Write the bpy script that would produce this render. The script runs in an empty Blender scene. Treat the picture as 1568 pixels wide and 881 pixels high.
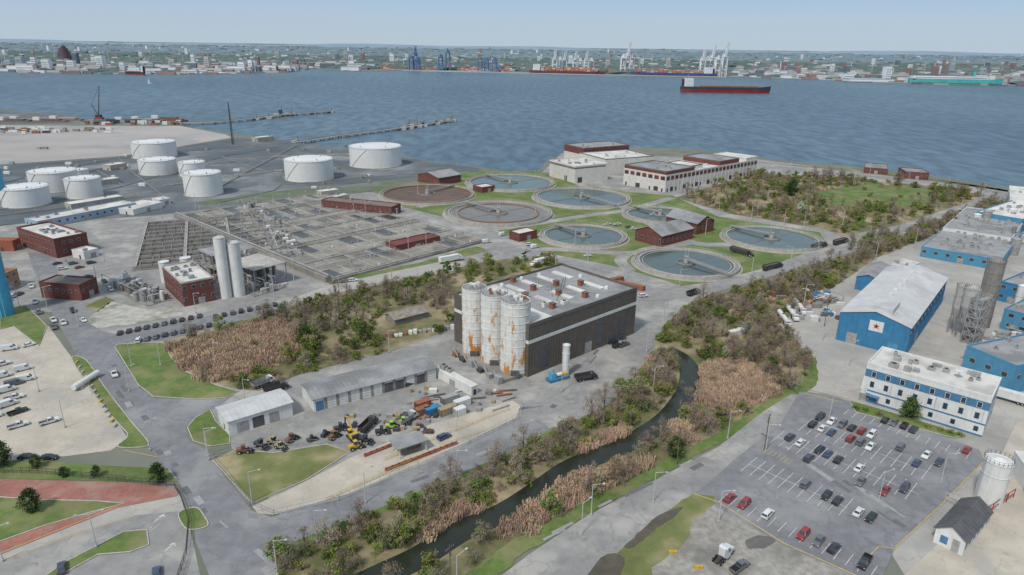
import bpy,math,random
from mathutils import Vector,Matrix
random.seed(7)
R=random.random
def U(a,b): return a+(b-a)*R()
sc=bpy.context.scene
# ---------------- camera frame (image pixel coordinates cast onto the ground plane) -------------
F=1045.;CX=784.;CY=440.5;H=115.
P=math.atan(369.5/F);TH=math.radians(.79)
fw=Vector((0,math.cos(P),-math.sin(P)));RR=Vector((1,0,0));UU=Vector((0,math.sin(P),math.cos(P)))
rc=RR*math.cos(TH)+UU*math.sin(TH);uc=-RR*math.sin(TH)+UU*math.cos(TH)
def G(x,y,z=0.):
    d=fw+rc*((x-CX)/F)-uc*((y-CY)/F)
    t=(H-z)/-d.z
    return Vector((d.x*t,d.y*t,z))
def projy(p):
    q=p-Vector((0,0,H));return CY-F*q.dot(uc)/q.dot(fw)
def HT(bx,by,ty):
    b=G(bx,by);lo,hi=0.,112.
    for i in range(40):
        m=(lo+hi)/2
        if projy(Vector((b.x,b.y,m)))>ty: lo=m
        else: hi=m
    return lo
def W(p): return G(p[0],p[1]) if not isinstance(p,Vector) else p
def ang(p,q):
    d=W(q)-W(p);return math.atan2(d.y,d.x)
cam=bpy.data.cameras.new("camera");co=bpy.data.objects.new("camera",cam);sc.collection.objects.link(co)
cam.sensor_width=36;cam.lens=F/1568*36;cam.clip_start=1;cam.clip_end=200000
m=Matrix((rc,uc,-fw)).transposed().to_4x4();m.translation=Vector((0,0,H));co.matrix_world=m
sc.camera=co
sc.view_settings.view_transform='Standard'
try: sc.view_settings.look='None'
except: pass
sc.view_settings.exposure=0
# ---------------- world -------------
SE=math.radians(52);SA=math.radians(215)
w=bpy.data.worlds.new("World");sc.world=w;w.use_nodes=True
nt=w.node_tree;bg=nt.nodes['Background']
sk=nt.nodes.new('ShaderNodeTexSky');sk.sky_type='NISHITA';sk.sun_disc=False;sk.sun_elevation=SE;sk.sun_rotation=SA
sk.air_density=1.0;sk.dust_density=1.5;sk.ozone_density=2.5;sk.altitude=100
tc=nt.nodes.new('ShaderNodeTexCoord');sx_=nt.nodes.new('ShaderNodeSeparateXYZ');nt.links.new(tc.outputs['Generated'],sx_.inputs[0])
gr=nt.nodes.new('ShaderNodeValToRGB');nt.links.new(sx_.outputs[2],gr.inputs[0])
gr.color_ramp.elements[0].position=0;gr.color_ramp.elements[0].color=(.545,.665,.775,1)
gr.color_ramp.elements[1].position=.07;gr.color_ramp.elements[1].color=(.375,.54,.76,1)
e=gr.color_ramp.elements.new(.4);e.color=(.54,.66,.80,1)
sc10=nt.nodes.new('ShaderNodeVectorMath');sc10.operation='SCALE';sc10.inputs[3].default_value=10.;nt.links.new(gr.outputs[0],sc10.inputs[0])
mx=nt.nodes.new('ShaderNodeMixRGB');mx.inputs[0].default_value=.78;nt.links.new(sc10.outputs[0],mx.inputs[2])
nt.links.new(sk.outputs[0],mx.inputs[1]);nt.links.new(mx.outputs[0],bg.inputs[0]);bg.inputs[1].default_value=.1
sl=bpy.data.lights.new("sun","SUN");sl.energy=2.9;sl.angle=math.radians(7);sl.color=(1,.95,.87)
so=bpy.data.objects.new("sun",sl);sc.collection.objects.link(so)
sd=Vector((math.sin(SA)*math.cos(SE),math.cos(SA)*math.cos(SE),math.sin(SE)))
so.rotation_euler=sd.to_track_quat('Z','Y').to_euler()
# ---------------- materials -------------
MT={}
def mat(name,c,c2=None,s=1.,rough=.85,var=.12,s2=None,metal=0,bump=0,spec=.3,st=(1,1,1),lo=.35,hi=.65,c3=None,s3=.03,lo3=.5,hi3=.62,rnd=0,crack=0,coat=0,streak=0):
    if name in MT: return MT[name]
    m=bpy.data.materials.new(name);m.use_nodes=True;n=m.node_tree;b=n.nodes['Principled BSDF'];L=n.links.new
    if c2 is None: c2=tuple(x*.78 for x in c)
    geo=n.nodes.new('ShaderNodeNewGeometry');mp=n.nodes.new('ShaderNodeMapping');mp.inputs['Scale'].default_value=st
    L(geo.outputs['Position'],mp.inputs[0])
    def noise(sca,det=5,src=None):
        t=n.nodes.new('ShaderNodeTexNoise');t.inputs['Scale'].default_value=sca;t.inputs['Detail'].default_value=det;t.inputs['Roughness'].default_value=.6
        L((src or mp).outputs[0],t.inputs['Vector']);return t.outputs[0]
    def rng(x,a,b_,c_,d):
        r=n.nodes.new('ShaderNodeMapRange');r.inputs[1].default_value=a;r.inputs[2].default_value=b_;r.inputs[3].default_value=c_;r.inputs[4].default_value=d
        L(x,r.inputs[0]);return r.outputs[0]
    def mix(f,a,bb,mode='MIX'):
        x=n.nodes.new('ShaderNodeMixRGB');x.blend_type=mode
        for i,v in enumerate((f,a,bb)):
            if hasattr(v,'links'): L(v,x.inputs[i])
            elif i==0: x.inputs[0].default_value=v
            else: x.inputs[i].default_value=(*v,1)
        return x.outputs[0]
    n1=noise(s)
    col=mix(rng(n1,lo,hi,0,1),c,c2)
    if c3: col=mix(rng(noise(s3),lo3,hi3,0,1),col,c3)
    if streak:
        m2=n.nodes.new('ShaderNodeMapping');m2.inputs['Scale'].default_value=(1.2,1.2,.12);L(geo.outputs['Position'],m2.inputs[0])
        col=mix(rng(noise(.8,4,m2),.5,.7,0,streak),col,tuple(x*.45 for x in c))
    if var:
        hs=n.nodes.new('ShaderNodeHueSaturation');L(col,hs.inputs['Color'])
        L(rng(noise(s2 or s*.13),.3,.7,1-var,1+var),hs.inputs['Value']);col=hs.outputs[0]
    if rnd:
        oi=n.nodes.new('ShaderNodeObjectInfo');hs=n.nodes.new('ShaderNodeHueSaturation');L(col,hs.inputs['Color'])
        L(rng(oi.outputs['Random'],0,1,1-rnd,1+rnd),hs.inputs['Value'])
        mm=n.nodes.new('ShaderNodeMath');mm.operation='MULTIPLY';mm.inputs[1].default_value=7.31;L(oi.outputs['Random'],mm.inputs[0])
        fr=n.nodes.new('ShaderNodeMath');fr.operation='FRACT';L(mm.outputs[0],fr.inputs[0])
        L(rng(fr.outputs[0],0,1,.5-.03,.5+.02),hs.inputs['Hue']);col=hs.outputs[0]
    if crack:
        v=n.nodes.new('ShaderNodeTexVoronoi');v.feature='DISTANCE_TO_EDGE';v.inputs['Scale'].default_value=crack
        ns=n.nodes.new('ShaderNodeTexNoise');ns.inputs['Scale'].default_value=.4;L(mp.outputs[0],ns.inputs['Vector'])
        ad=n.nodes.new('ShaderNodeVectorMath');ad.operation='MULTIPLY_ADD';L(ns.outputs['Color'],ad.inputs[0]);ad.inputs[1].default_value=(5,5,0);L(mp.outputs[0],ad.inputs[2])
        L(ad.outputs[0],v.inputs['Vector'])
        col=mix(rng(v.outputs[0],0,.02,.4,0),col,tuple(x*.5 for x in c))
        col=mix(rng(noise(.35,2),.66,.74,0,.5),col,tuple(x*.55 for x in c))
        col=mix(rng(noise(.09,6),.56,.64,0,.35),col,tuple(x*.7 for x in c))
    L(col,b.inputs['Base Color']);b.inputs['Roughness'].default_value=rough;b.inputs['Metallic'].default_value=metal
    b.inputs['Specular IOR Level'].default_value=spec
    if coat: b.inputs['Coat Weight'].default_value=coat
    if bump:
        bu=n.nodes.new('ShaderNodeBump');bu.inputs['Strength'].default_value=bump;bu.inputs['Distance'].default_value=.3;L(n1,bu.inputs['Height']);L(bu.outputs[0],b.inputs['Normal'])
    MT[name]=m;return m
ASPH=mat('asphalt',(.285,.275,.26),(.225,.22,.212),s=.25,var=.14,s2=.03,c3=(.34,.322,.295),s3=.06,crack=.09)
ASPD=mat('asphalt_dark',(.215,.215,.222),(.17,.172,.178),s=.3,var=.13,s2=.04,c3=(.25,.248,.245),s3=.05,crack=.07)
ASPF=mat('terminal_ground',(.125,.14,.15),(.09,.105,.115),s=.05,var=.2,s2=.012,c3=(.20,.21,.21),s3=.012)
CONC=mat('concrete_pavement',(.49,.43,.355),(.41,.365,.30),s=.15,var=.09,s2=.03,c3=(.36,.335,.29),s3=.05,crack=.13)
CONL=mat('concrete_lot',(.40,.375,.335),(.33,.31,.285),s=.1,var=.12,s2=.02,c3=(.30,.29,.27),s3=.03,crack=.08)
CON=mat('concrete',(.45,.43,.385),(.33,.31,.28),s=.4,var=.12,streak=.3)
COND=mat('concrete_weathered',(.28,.26,.23),(.19,.18,.16),s=.3,var=.2)
GRAV=mat('gravel',(.34,.315,.28),(.23,.215,.19),s=.6,var=.2,s2=.06,c3=(.19,.18,.16),s3=.08)
GRS=mat('grass',(.12,.175,.045),(.085,.13,.032),s=.5,var=.2,s2=.05,c3=(.21,.195,.09),s3=.07,lo3=.46,hi3=.66,bump=.3)
GRB=mat('grass_dry',(.17,.18,.065),(.12,.14,.045),s=.4,var=.2,s2=.05,c3=(.28,.235,.135),s3=.05,bump=.3)
SCR=mat('scrub_ground',(.19,.165,.085),(.11,.115,.045),s=.3,var=.25,s2=.04,c3=(.29,.225,.145),s3=.04,lo3=.46,bump=.5)
REG=mat('reed_ground',(.36,.26,.17),(.24,.175,.11),s=.5,var=.2)
LAND=mat('land',(.18,.18,.15),(.13,.14,.10),s=.05,var=.2)
BRKP=mat('brick_paving',(.33,.145,.11),(.26,.115,.09),s=.8,var=.14,c3=(.30,.19,.15),s3=.15)
BRK=mat('brick',(.18,.065,.052),(.13,.05,.042),s=1.2,var=.12,streak=.3)
BRO=mat('brick_orange',(.32,.11,.065),(.25,.09,.055),s=1.2)
WHT=mat('white_paint',(.66,.66,.64),(.57,.57,.54),s=.3,var=.06,rough=.5,streak=.25)
WHR=mat('white_roof',(.62,.605,.56),(.51,.495,.455),s=.15,var=.12,c3=(.42,.40,.37),s3=.08)
MTR=mat('metal_roof',(.53,.53,.52),(.46,.46,.455),s=.2,var=.08,rough=.45,c3=(.42,.41,.40),s3=.05)
GRR=mat('grey_roof',(.31,.31,.31),(.24,.24,.245),s=.2,var=.12,c3=(.19,.19,.19),s3=.06)
DKR=mat('dark_roof',(.11,.11,.115),(.08,.08,.085),s=.4,var=.15)
BRN=mat('brown_metal',(.135,.117,.10),(.11,.096,.084),s=.5,var=.1,rough=.6)
MET=mat('steel',(.38,.38,.38),(.27,.26,.25),s=.8,rough=.5,metal=.2)
MED=mat('dark_steel',(.07,.07,.075),(.045,.042,.042),s=.8,rough=.6)
RST=mat('rust',(.28,.13,.065),(.17,.085,.05),s=.8)
GLS=mat('window_glass',(.035,.05,.065),(.02,.03,.04),s=.2,rough=.12,spec=.8,var=.1)
BLU=mat('blue_wall',(.05,.20,.36),(.04,.17,.31),s=.4,var=.08,rough=.5,streak=.3)
BLT=mat('blue_trim',(.08,.20,.34),s=1,rough=.5)
AQU=mat('aqua_paint',(.10,.40,.58),s=.3,rough=.5,var=.06,streak=.2)
YEL=mat('yellow_paint',(.55,.37,.05),(.43,.29,.05),s=1,rough=.6)
YGR=mat('lime_paint',(.33,.55,.08),s=1,rough=.5)
TANP=mat('tan_paint',(.36,.29,.18),s=1)
LNW=mat('marking_white',(.68,.68,.66),(.42,.42,.41),s=1.5,var=0,rough=.7)
LNY=mat('marking_yellow',(.60,.42,.10),(.42,.32,.12),s=1.5,var=0,rough=.7)
KRB=mat('kerb_concrete',(.46,.43,.38),(.35,.33,.29),s=.8)
RUB=mat('rubber',(.02,.02,.02),s=2,var=0)
WTR=mat('tank_water',(.075,.105,.088),(.055,.08,.072),s=.06,rough=.16,spec=.4,var=.14)
WTB=mat('tank_water_brown',(.17,.13,.095),(.12,.095,.07),s=.06,rough=.18,spec=.4,var=.1)
CRK=mat('creek_water',(.026,.031,.02),(.018,.022,.016),s=.1,rough=.16,spec=.25,var=.1,bump=.03)
PUD=mat('puddle_water',(.11,.09,.06),(.07,.06,.04),s=.3,rough=.15,spec=.4)
BARK=mat('bark',(.16,.13,.105),(.11,.09,.07),s=2,var=.1)
TWG=mat('twigs',(.32,.27,.215),(.22,.18,.14),s=1,rnd=.28,var=0)
LFG=mat('leaves_fresh',(.21,.275,.05),(.15,.20,.035),s=1,rnd=.3,var=0,spec=.2)
LFM=mat('leaves_mid',(.11,.165,.04),(.075,.115,.03),s=1,rnd=.3,var=0,spec=.2)
LFD=mat('leaves_dark',(.045,.08,.03),(.03,.055,.022),s=1,rnd=.25,var=0,spec=.2)
LFB=mat('buds_brown',(.29,.22,.145),(.20,.155,.10),s=1,rnd=.28,var=0)
BLS=mat('blossom',(.62,.60,.52),(.45,.45,.36),s=1,rnd=.1,var=0)
PNK=mat('blossom_pink',(.5,.28,.33),(.35,.2,.22),s=1,rnd=.1,var=0)
RED_=mat('reed_stems',(.56,.42,.29),(.40,.295,.20),s=.6,rnd=.22,var=0)
FARG=mat('far_land_ground',(.19,.235,.235),(.14,.18,.185),s=.003,var=.15,c3=(.30,.34,.36),s3=.001)  # ground colour with distance haze painted in, paler and bluer
FART=mat('far_woods_hazy',(.065,.10,.095),(.11,.15,.135),s=.004,var=.2)  # tree colour already carries the haze of distance
FART2=mat('far_woods_hazier',(.12,.17,.19),(.165,.215,.24),s=.002,var=.14)  # same woods farther off, more haze painted into the colour
def silo_mat():
    m=mat('silo_stained_white',(.68,.675,.64),(.58,.57,.53),s=.5,var=.06,rough=.55)
    n=m.node_tree;L=n.links.new;b=n.nodes['Principled BSDF'];src=b.inputs['Base Color'].links[0].from_socket
    geo=n.nodes.new('ShaderNodeNewGeometry')
    def layer(src,sca,st,a,b_,c):
        mp=n.nodes.new('ShaderNodeMapping');mp.inputs['Scale'].default_value=st;L(geo.outputs['Position'],mp.inputs[0])
        t=n.nodes.new('ShaderNodeTexNoise');t.inputs['Scale'].default_value=sca;t.inputs['Detail'].default_value=8;t.inputs['Roughness'].default_value=.72;L(mp.outputs[0],t.inputs['Vector'])
        sp=n.nodes.new('ShaderNodeSeparateXYZ');L(geo.outputs['Position'],sp.inputs[0])
        zr=n.nodes.new('ShaderNodeMapRange');zr.inputs[1].default_value=4;zr.inputs[2].default_value=26;zr.inputs[3].default_value=.08;zr.inputs[4].default_value=-.03;L(sp.outputs[2],zr.inputs[0])
        ad=n.nodes.new('ShaderNodeMath');L(t.outputs[0],ad.inputs[0]);L(zr.outputs[0],ad.inputs[1])
        r=n.nodes.new('ShaderNodeMapRange');r.inputs[1].default_value=a;r.inputs[2].default_value=b_;L(ad.outputs[0],r.inputs[0])
        x=n.nodes.new('ShaderNodeMixRGB');L(r.outputs[0],x.inputs[0]);L(src,x.inputs[1]);x.inputs[2].default_value=(*c,1);return x.outputs[0]
    o=layer(src,.35,(1,1,.35),.58,.64,(.48,.22,.055));o=layer(o,1.1,(1,1,.12),.65,.74,(.40,.27,.14))
    L(o,b.inputs['Base Color']);return m
SIL=silo_mat()
def water_mat():
    m=bpy.data.materials.new('bay_water');m.use_nodes=True;n=m.node_tree;b=n.nodes['Principled BSDF'];L=n.links.new
    geo=n.nodes.new('ShaderNodeNewGeometry')
    def nz(scale,st,det):
        mp=n.nodes.new('ShaderNodeMapping');mp.inputs['Scale'].default_value=st;mp.inputs['Rotation'].default_value=(0,0,.5);L(geo.outputs['Position'],mp.inputs[0])
        t=n.nodes.new('ShaderNodeTexNoise');t.inputs['Scale'].default_value=scale;t.inputs['Detail'].default_value=det;L(mp.outputs[0],t.inputs['Vector']);return t.outputs[0]
    a=nz(.0022,(1,.4,1),6);c=nz(.07,(1,.4,1),5)
    x=n.nodes.new('ShaderNodeMixRGB');x.inputs[1].default_value=(.052,.098,.135,1);x.inputs[2].default_value=(.082,.134,.172,1)
    r=n.nodes.new('ShaderNodeMapRange');r.inputs[1].default_value=.35;r.inputs[2].default_value=.65;L(a,r.inputs[0]);L(r.outputs[0],x.inputs[0])
    y=n.nodes.new('ShaderNodeMixRGB');y.blend_type='MULTIPLY';y.inputs[0].default_value=1;r2=n.nodes.new('ShaderNodeMapRange');r2.inputs[1].default_value=.35;r2.inputs[2].default_value=.65;r2.inputs[3].default_value=.7;r2.inputs[4].default_value=1.28
    L(c,r2.inputs[0]);L(x.outputs[0],y.inputs[1]);L(r2.outputs[0],y.inputs[2]);L(y.outputs[0],b.inputs['Base Color'])
    b.inputs['Roughness'].default_value=.4;b.inputs['Specular IOR Level'].default_value=.22
    bu=n.nodes.new('ShaderNodeBump');bu.inputs['Strength'].default_value=.9;bu.inputs['Distance'].default_value=1.4;L(c,bu.inputs['Height']);L(bu.outputs[0],b.inputs['Normal'])
    return m
BAY=water_mat()
# ---------------- mesh builder -------------
def link(o): sc.collection.objects.link(o);return o
class MB:
    def __init__(s,A=Vector((0,0,0)),u=Vector((1,0,0)),v=Vector((0,1,0))):
        s.A=A;s.u=u;s.v=v;s.p={}
    def add(s,part,mt,vs,fs):
        d=s.p.setdefault(part,[[],[],[],[]]);o=len(d[0])
        for x,y,z in vs: d[0].append((s.u.x*x+s.v.x*y,s.u.y*x+s.v.y*y,z))
        if mt not in d[3]: d[3].append(mt)
        k=d[3].index(mt)
        for f in fs: d[1].append([i+o for i in f]);d[2].append(k)
    def box(s,part,mt,x0,y0,z0,x1,y1,z1):
        s.add(part,mt,[(x0,y0,z0),(x1,y0,z0),(x1,y1,z0),(x0,y1,z0),(x0,y0,z1),(x1,y0,z1),(x1,y1,z1),(x0,y1,z1)],
          [(3,2,1,0),(4,5,6,7),(0,1,5,4),(1,2,6,5),(2,3,7,6),(3,0,4,7)])
    def cyl(s,part,mt,x,y,z0,z1,r,r2=None,n=24,cap=True):
        r2=r if r2 is None else r2;vs=[]
        for z,q in((z0,r),(z1,r2)):
            for i in range(n): a=2*math.pi*i/n;vs.append((x+q*math.cos(a),y+q*math.sin(a),z))
        fs=[(i,(i+1)%n,n+(i+1)%n,n+i) for i in range(n)]
        if cap: fs+=[tuple(range(n,2*n)),tuple(range(n-1,-1,-1))]
        s.add(part,mt,vs,fs)
    def ann(s,part,mt,x,y,r0,r1,z0,z1,n=64):
        vs=[]
        for q,z in((r1,z0),(r1,z1),(r0,z1),(r0,z0)):
            for i in range(n): a=2*math.pi*i/n;vs.append((x+q*math.cos(a),y+q*math.sin(a),z))
        fs=[]
        for k in range(3):
            for i in range(n): j=(i+1)%n;fs.append((k*n+i,k*n+j,(k+1)*n+j,(k+1)*n+i))
        s.add(part,mt,vs,fs)
    def beam(s,part,mt,p,q,w,n=4,w2=None):
        p=Vector(p);q=Vector(q);d=(q-p)
        if d.length<1e-6:return
        d.normalize();a=d.cross(Vector((0,0,1)))
        if a.length<.01:a=Vector((1,0,0))
        a.normalize();b=d.cross(a);vs=[];w2=w if w2 is None else w2
        for c,r in((p,w),(q,w2)):
            for i in range(n):
                t=2*math.pi*(i+.5)/n;vs.append(tuple(c+(a*math.cos(t)+b*math.sin(t))*r*.5*(1.414 if n==4 else 1)))
        s.add(part,mt,vs,[(i,(i+1)%n,n+(i+1)%n,n+i) for i in range(n)]+[tuple(range(n,2*n)),tuple(range(n-1,-1,-1))])
    def prism(s,part,mt,prof,y0,y1,t=None):
        n=len(prof);vs=[(x,y0,z) for x,z in prof]+[(x,y1,z) for x,z in prof]
        s.add(part,mt,vs,[(i,(i+1)%n,n+(i+1)%n,n+i) for i in range(n)]+[tuple(range(n-1,-1,-1)),tuple(range(n,2*n))])
    def prismx(s,part,mt,prof,x0,x1):
        n=len(prof);vs=[(x0,y,z) for y,z in prof]+[(x1,y,z) for y,z in prof]
        s.add(part,mt,vs,[(i,(i+1)%n,n+(i+1)%n,n+i) for i in range(n)]+[tuple(range(n-1,-1,-1)),tuple(range(n,2*n))])
    def rail(s,part,mt,pts,h=1.1,step=2.5,w=.06):
        for p,q in zip(pts,pts[1:]):
            p=Vector(p);q=Vector(q);L=(q-p).length;k=max(1,int(L/step))
            for zz in(h,h*.5): s.beam(part,mt,p+Vector((0,0,zz)),q+Vector((0,0,zz)),w)
            for i in range(k+1):
                a=p.lerp(q,i/k);s.beam(part,mt,a,a+Vector((0,0,h)),w)
    def mesh(s,name,part=None):
        vs=[];fs=[];mi=[];ms=[]
        for k,d in s.p.items():
            if part and k!=part: continue
            o=len(vs);vs+=d[0]
            for f,i in zip(d[1],d[2]):
                fs.append([a+o for a in f]);mt=d[3][i]
                if mt not in ms: ms.append(mt)
                mi.append(ms.index(mt))
        me=bpy.data.meshes.new(name);me.from_pydata(vs,[],fs)
        for x in ms: me.materials.append(x)
        me.polygons.foreach_set('material_index',mi);me.update();return me
    def build(s,name,z=0):
        if len(s.p)<=1:
            o=link(bpy.data.objects.new(name,s.mesh(name)));o.location=s.A+Vector((0,0,z));return o
        e=link(bpy.data.objects.new(name,None));e.location=s.A+Vector((0,0,z));e.empty_display_size=1
        for k in s.p:
            o=link(bpy.data.objects.new(k,s.mesh(name+'_'+k,k)));o.parent=e
        return e
def rect(a,b,c):
    A=W(a);B=W(b);C=W(c);u=B-A;L=u.length;u=u/L;v=C-A;v=v-u*v.dot(u);Wd=v.length;v=v/Wd
    return MB(A,u,v),L,Wd
def inst(me,name,loc,rot=0,s=1,parent=None):
    o=bpy.data.objects.new(name,me);o.location=loc;o.rotation_euler=(0,0,rot);o.scale=(s,s,s) if not isinstance(s,tuple) else s
    sc.collection.objects.link(o)
    if parent:o.parent=parent
    return o
# ---------------- ground sheets -------------
def cat(pts,k=6,closed=False):
    n=len(pts);out=[]
    rg=range(n if closed else n-1)
    for i in rg:
        p0=pts[(i-1)%n] if closed or i>0 else pts[0];p1=pts[i];p2=pts[(i+1)%n];p3=pts[(i+2)%n] if closed or i+2<n else pts[-1]
        for j in range(k):
            t=j/k;out.append(.5*((2*p1)+(p2-p0)*t+(2*p0-5*p1+4*p2-p3)*t*t+(3*p1-p0-3*p2+p3)*t**3))
    if not closed: out.append(pts[-1].copy())
    return out
def offs(pts,d,closed):
    out=[];n=len(pts)
    for i in range(n):
        a=pts[(i-1)%n] if closed or i>0 else pts[i];b=pts[(i+1)%n] if closed or i<n-1 else pts[i]
        t=b-a;t.z=0
        if t.length<1e-6:t=Vector((1,0,0))
        t.normalize();out.append(pts[i]+Vector((-t.y,t.x,0))*d)
    return out
def kerb(mb,pts,closed=True,w=.3,h=.13,mt=None,part='kerb'):
    mt=mt or KRB;a=offs(pts,-w/2,closed);b=offs(pts,w/2,closed);n=len(pts);vs=[]
    for q,z in((a,0),(a,h),(b,h),(b,0)): vs+=[(p.x,p.y,z) for p in q]
    fs=[]
    for k in range(3):
        for i in range(n if closed else n-1): j=(i+1)%n;fs.append((k*n+i,k*n+j,(k+1)*n+j,(k+1)*n+i))
    mb.add(part,mt,vs,fs)
def area(name,px,mt,z,smooth=0,kb=None,rag=0):
    pts=[W(p) for p in px]
    if smooth: pts=cat(pts,smooth,True)
    if rag:
        q=[]
        for a,b in zip(pts,pts[1:]+pts[:1]):
            k=max(1,int((b-a).length/(rag*2.5)))
            for i in range(k): c=a.lerp(b,i/k);q.append(c+Vector((U(-rag,rag),U(-rag,rag),0))*.5)
        pts=q
    me=bpy.data.meshes.new(name);me.from_pydata([(p.x,p.y,0) for p in pts],[],[list(range(len(pts)))]);me.materials.append(mt)
    o=link(bpy.data.objects.new(name,me));o.location.z=z
    if kb:
        mb=MB();kerb(mb,pts,True,mt=kb);k=mb.build('kerb');k.location.z=z-.01
    return pts
def ribbon(name,px,wd,mt,z,smooth=6):
    pts=[W(p) for p in px]
    if smooth: pts=cat(pts,smooth)
    a=offs(pts,wd/2,False);b=offs(pts,-wd/2,False);n=len(pts)
    me=bpy.data.meshes.new(name);me.from_pydata([(p.x,p.y,0) for p in a+b],[],[(i,i+1,n+i+1,n+i) for i in range(n-1)]);me.materials.append(mt)
    o=link(bpy.data.objects.new(name,me));o.location.z=z;return pts
def sheet(name,S,z,mt):
    me=bpy.data.meshes.new(name);me.from_pydata([(-S,-2000,0),(S,-2000,0),(S,S,0),(-S,S,0)],[],[(0,1,2,3)]);me.materials.append(mt);o=link(bpy.data.objects.new(name,me));o.location.z=z
sheet('ground',120000,-8,SCR);sheet('bay_water',120000,-2,BAY)
shore=[(-330,158),(0,168),(60,172),(118,178),(125,187),(160,190),(265,190),(300,196),(345,203),(362,206),(420,212),(455,219),(540,228),(620,240),(680,250),(735,256),(775,262),(825,262),(840,245),(880,228),(960,226),(1060,228),(1158,241),(1230,249),(1300,254),(1360,262),(1430,270),(1500,281),(1568,292),(1900,345)]
sp=[W(p) for p in shore]
landp=sp+[Vector((1500,-300,0)),Vector((-1500,-300,0))]
me=bpy.data.meshes.new('land');n=len(landp)
vs=[(p.x,p.y,0) for p in landp]+[(p.x,p.y+6,-3.5) for p in landp]
me.from_pydata(vs,[],[list(range(n))]+[(i,(i+1)%n,n+(i+1)%n,n+i) for i in range(n)]);me.materials.append(LAND);link(bpy.data.objects.new('land',me))
mb=MB();RIP=mat('riprap_stone',(.32,.31,.285),(.19,.18,.17),s=.8)
for a,b in zip(sp,sp[1:]):
    L=(b-a).length
    for i in range(int(L/3.5)):
        q=a.lerp(b,R());x=q.x+U(-1,1);y=q.y+U(-2,4);r=U(.8,2)
        mb.cyl('rocks',RIP,x,y,-2.5,U(-.9,.35),r,r*.5,5)
mb.build('riprap_shoreline')
Z=.02
area('terminal_pavement',[(-330,196),(0,192),(150,193),(275,193),(345,206),(355,211),(180,240),(0,252),(-300,262)],mat('pale_lot',(.37,.34,.32),(.32,.30,.28),s=.02,var=.1,c3=(.28,.27,.265),s3=.01),Z)
area('quay_pavement',[(-330,163),(0,170),(58,174),(110,180),(118,189),(0,190),(-330,193)],ASPF,Z)
area('terminal_pavement',[(-330,264),(0,253),(180,241),(356,212),(425,214),(620,242),(738,258),(700,290),(560,294),(320,320),(230,330),(60,340),(-330,380)],ASPF,Z)
area('terminal_grass',[(300,310),(420,293),(560,280),(690,265),(720,262),(700,285),(560,292),(320,316)],mat('terminal_grass_mix',(.14,.17,.10),(.10,.12,.08),s=.1,c3=(.17,.17,.15),s3=.03),Z*2,0,None,5)
area('plant_pavement',[(-100,352),(60,341),(232,331),(322,321),(560,295),(702,291),(775,264),(830,264),(860,235),(1160,244),(1300,262),(1545,294),(1400,352),(1290,392),(1060,458),(1015,492),(1000,530),(975,568),(930,618),(845,652),(700,728),(560,780),(450,822),(330,640),(180,540),(110,480),(-100,470)],ASPH,Z)
area('industrial_pavement',[(1188,502),(1222,475),(1292,430),(1342,395),(1480,335),(1568,312),(1900,360),(1900,900),(1568,881),(1385,881),(1360,840),(1500,700),(1240,600),(1250,560)],CONL,Z)
area('road',[(38,372),(50,410),(75,470),(112,535),(150,590),(200,650),(240,700),(275,740),(290,780),(300,830),(320,881),(350,980),(520,980),(425,881),(422,860),(445,838),(560,790),(690,735),(800,683),(850,655),(800,640),(700,690),(520,765),(415,792),(385,782),(325,705),(318,690),(290,676),(284,655),(300,640),(330,625),(360,605),(330,608),(240,612),(215,595),(178,540),(176,528),(160,512),(125,480),(105,455),(90,425),(80,372)],ASPD,Z*2)
area('concrete_lot',[(-300,500),(75,500),(108,545),(140,600),(182,650),(196,672),(170,690),(60,704),(-300,716)],CONC,Z*2)
area('bottom_left_pavement',[(-300,735),(272,745),(285,790),(300,850),(330,990),(-300,990)],CONL,Z)
area('grass_verge',[(0,472),(40,468),(72,500),(60,530),(20,500),(0,505)],GRS,.12,0,KRB)
area('grass_verge',[(110,550),(132,552),(158,590),(200,645),(228,680),(205,686),(180,684),(196,668),(182,650),(150,612)],GRS,.14,4,KRB)
area('grass_verge',[(-300,712),(60,706),(170,714),(255,718),(272,738),(190,738),(0,733),(-300,735)],GRS,.1,0)
area('brick_path',[(-300,738),(0,734),(190,739),(276,748),(272,760),(180,778),(100,810),(0,850),(-300,930)],BRKP,.1)
area('grass_lawn',[(-300,760),(0,762),(60,766),(150,768),(190,772),(140,785),(70,805),(0,830),(-300,900)],GRS,.14,0,KRB)
area('grass_lawn',[(275,785),(300,778),(312,790),(318,806),(290,812),(277,800)],GRS,.14,4,KRB)
area('parking_lot',[(-300,925),(0,860),(120,815),(205,790),(285,782),(300,850),(330,990),(-300,990)],ASPH,.06)
area('grass_verge',[(60,890),(100,862),(190,815),(225,812),(228,835),(200,846),(150,850),(95,881)],GRS,.16,0,KRB)
area('grass_lawn',[(176,532),(182,528),(250,524),(262,548),(285,570),(330,590),(365,600),(345,610),(300,612),(235,608),(212,590)],GRS,.14,0,KRB)
area('parking_apron',[(150,505),(178,512),(340,480),(420,462),(440,472),(350,496),(250,522),(178,527)],ASPD,.05)
area('scrub_ground',[(248,524),(350,497),(440,473),(500,450),(560,438),(690,412),(760,398),(850,394),(862,405),(720,440),(700,455),(695,500),(640,525),(560,548),(440,580),(400,598),(330,592),(262,555)],SCR,.09,0,None,1.5)
area('concrete_road',[(440,470),(500,452),(560,440),(700,414),(712,402),(690,398),(560,425),(505,437),(440,460)],CONL,.12)
area('grass_verge',[(500,432),(560,419),(640,403),(730,377),(748,384),(700,396),(560,428),(510,440)],GRS,.11,0,None,1)
area('grass_verge',[(130,470),(160,455),(175,460),(150,478)],GRB,.1,0,None,1)
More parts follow.
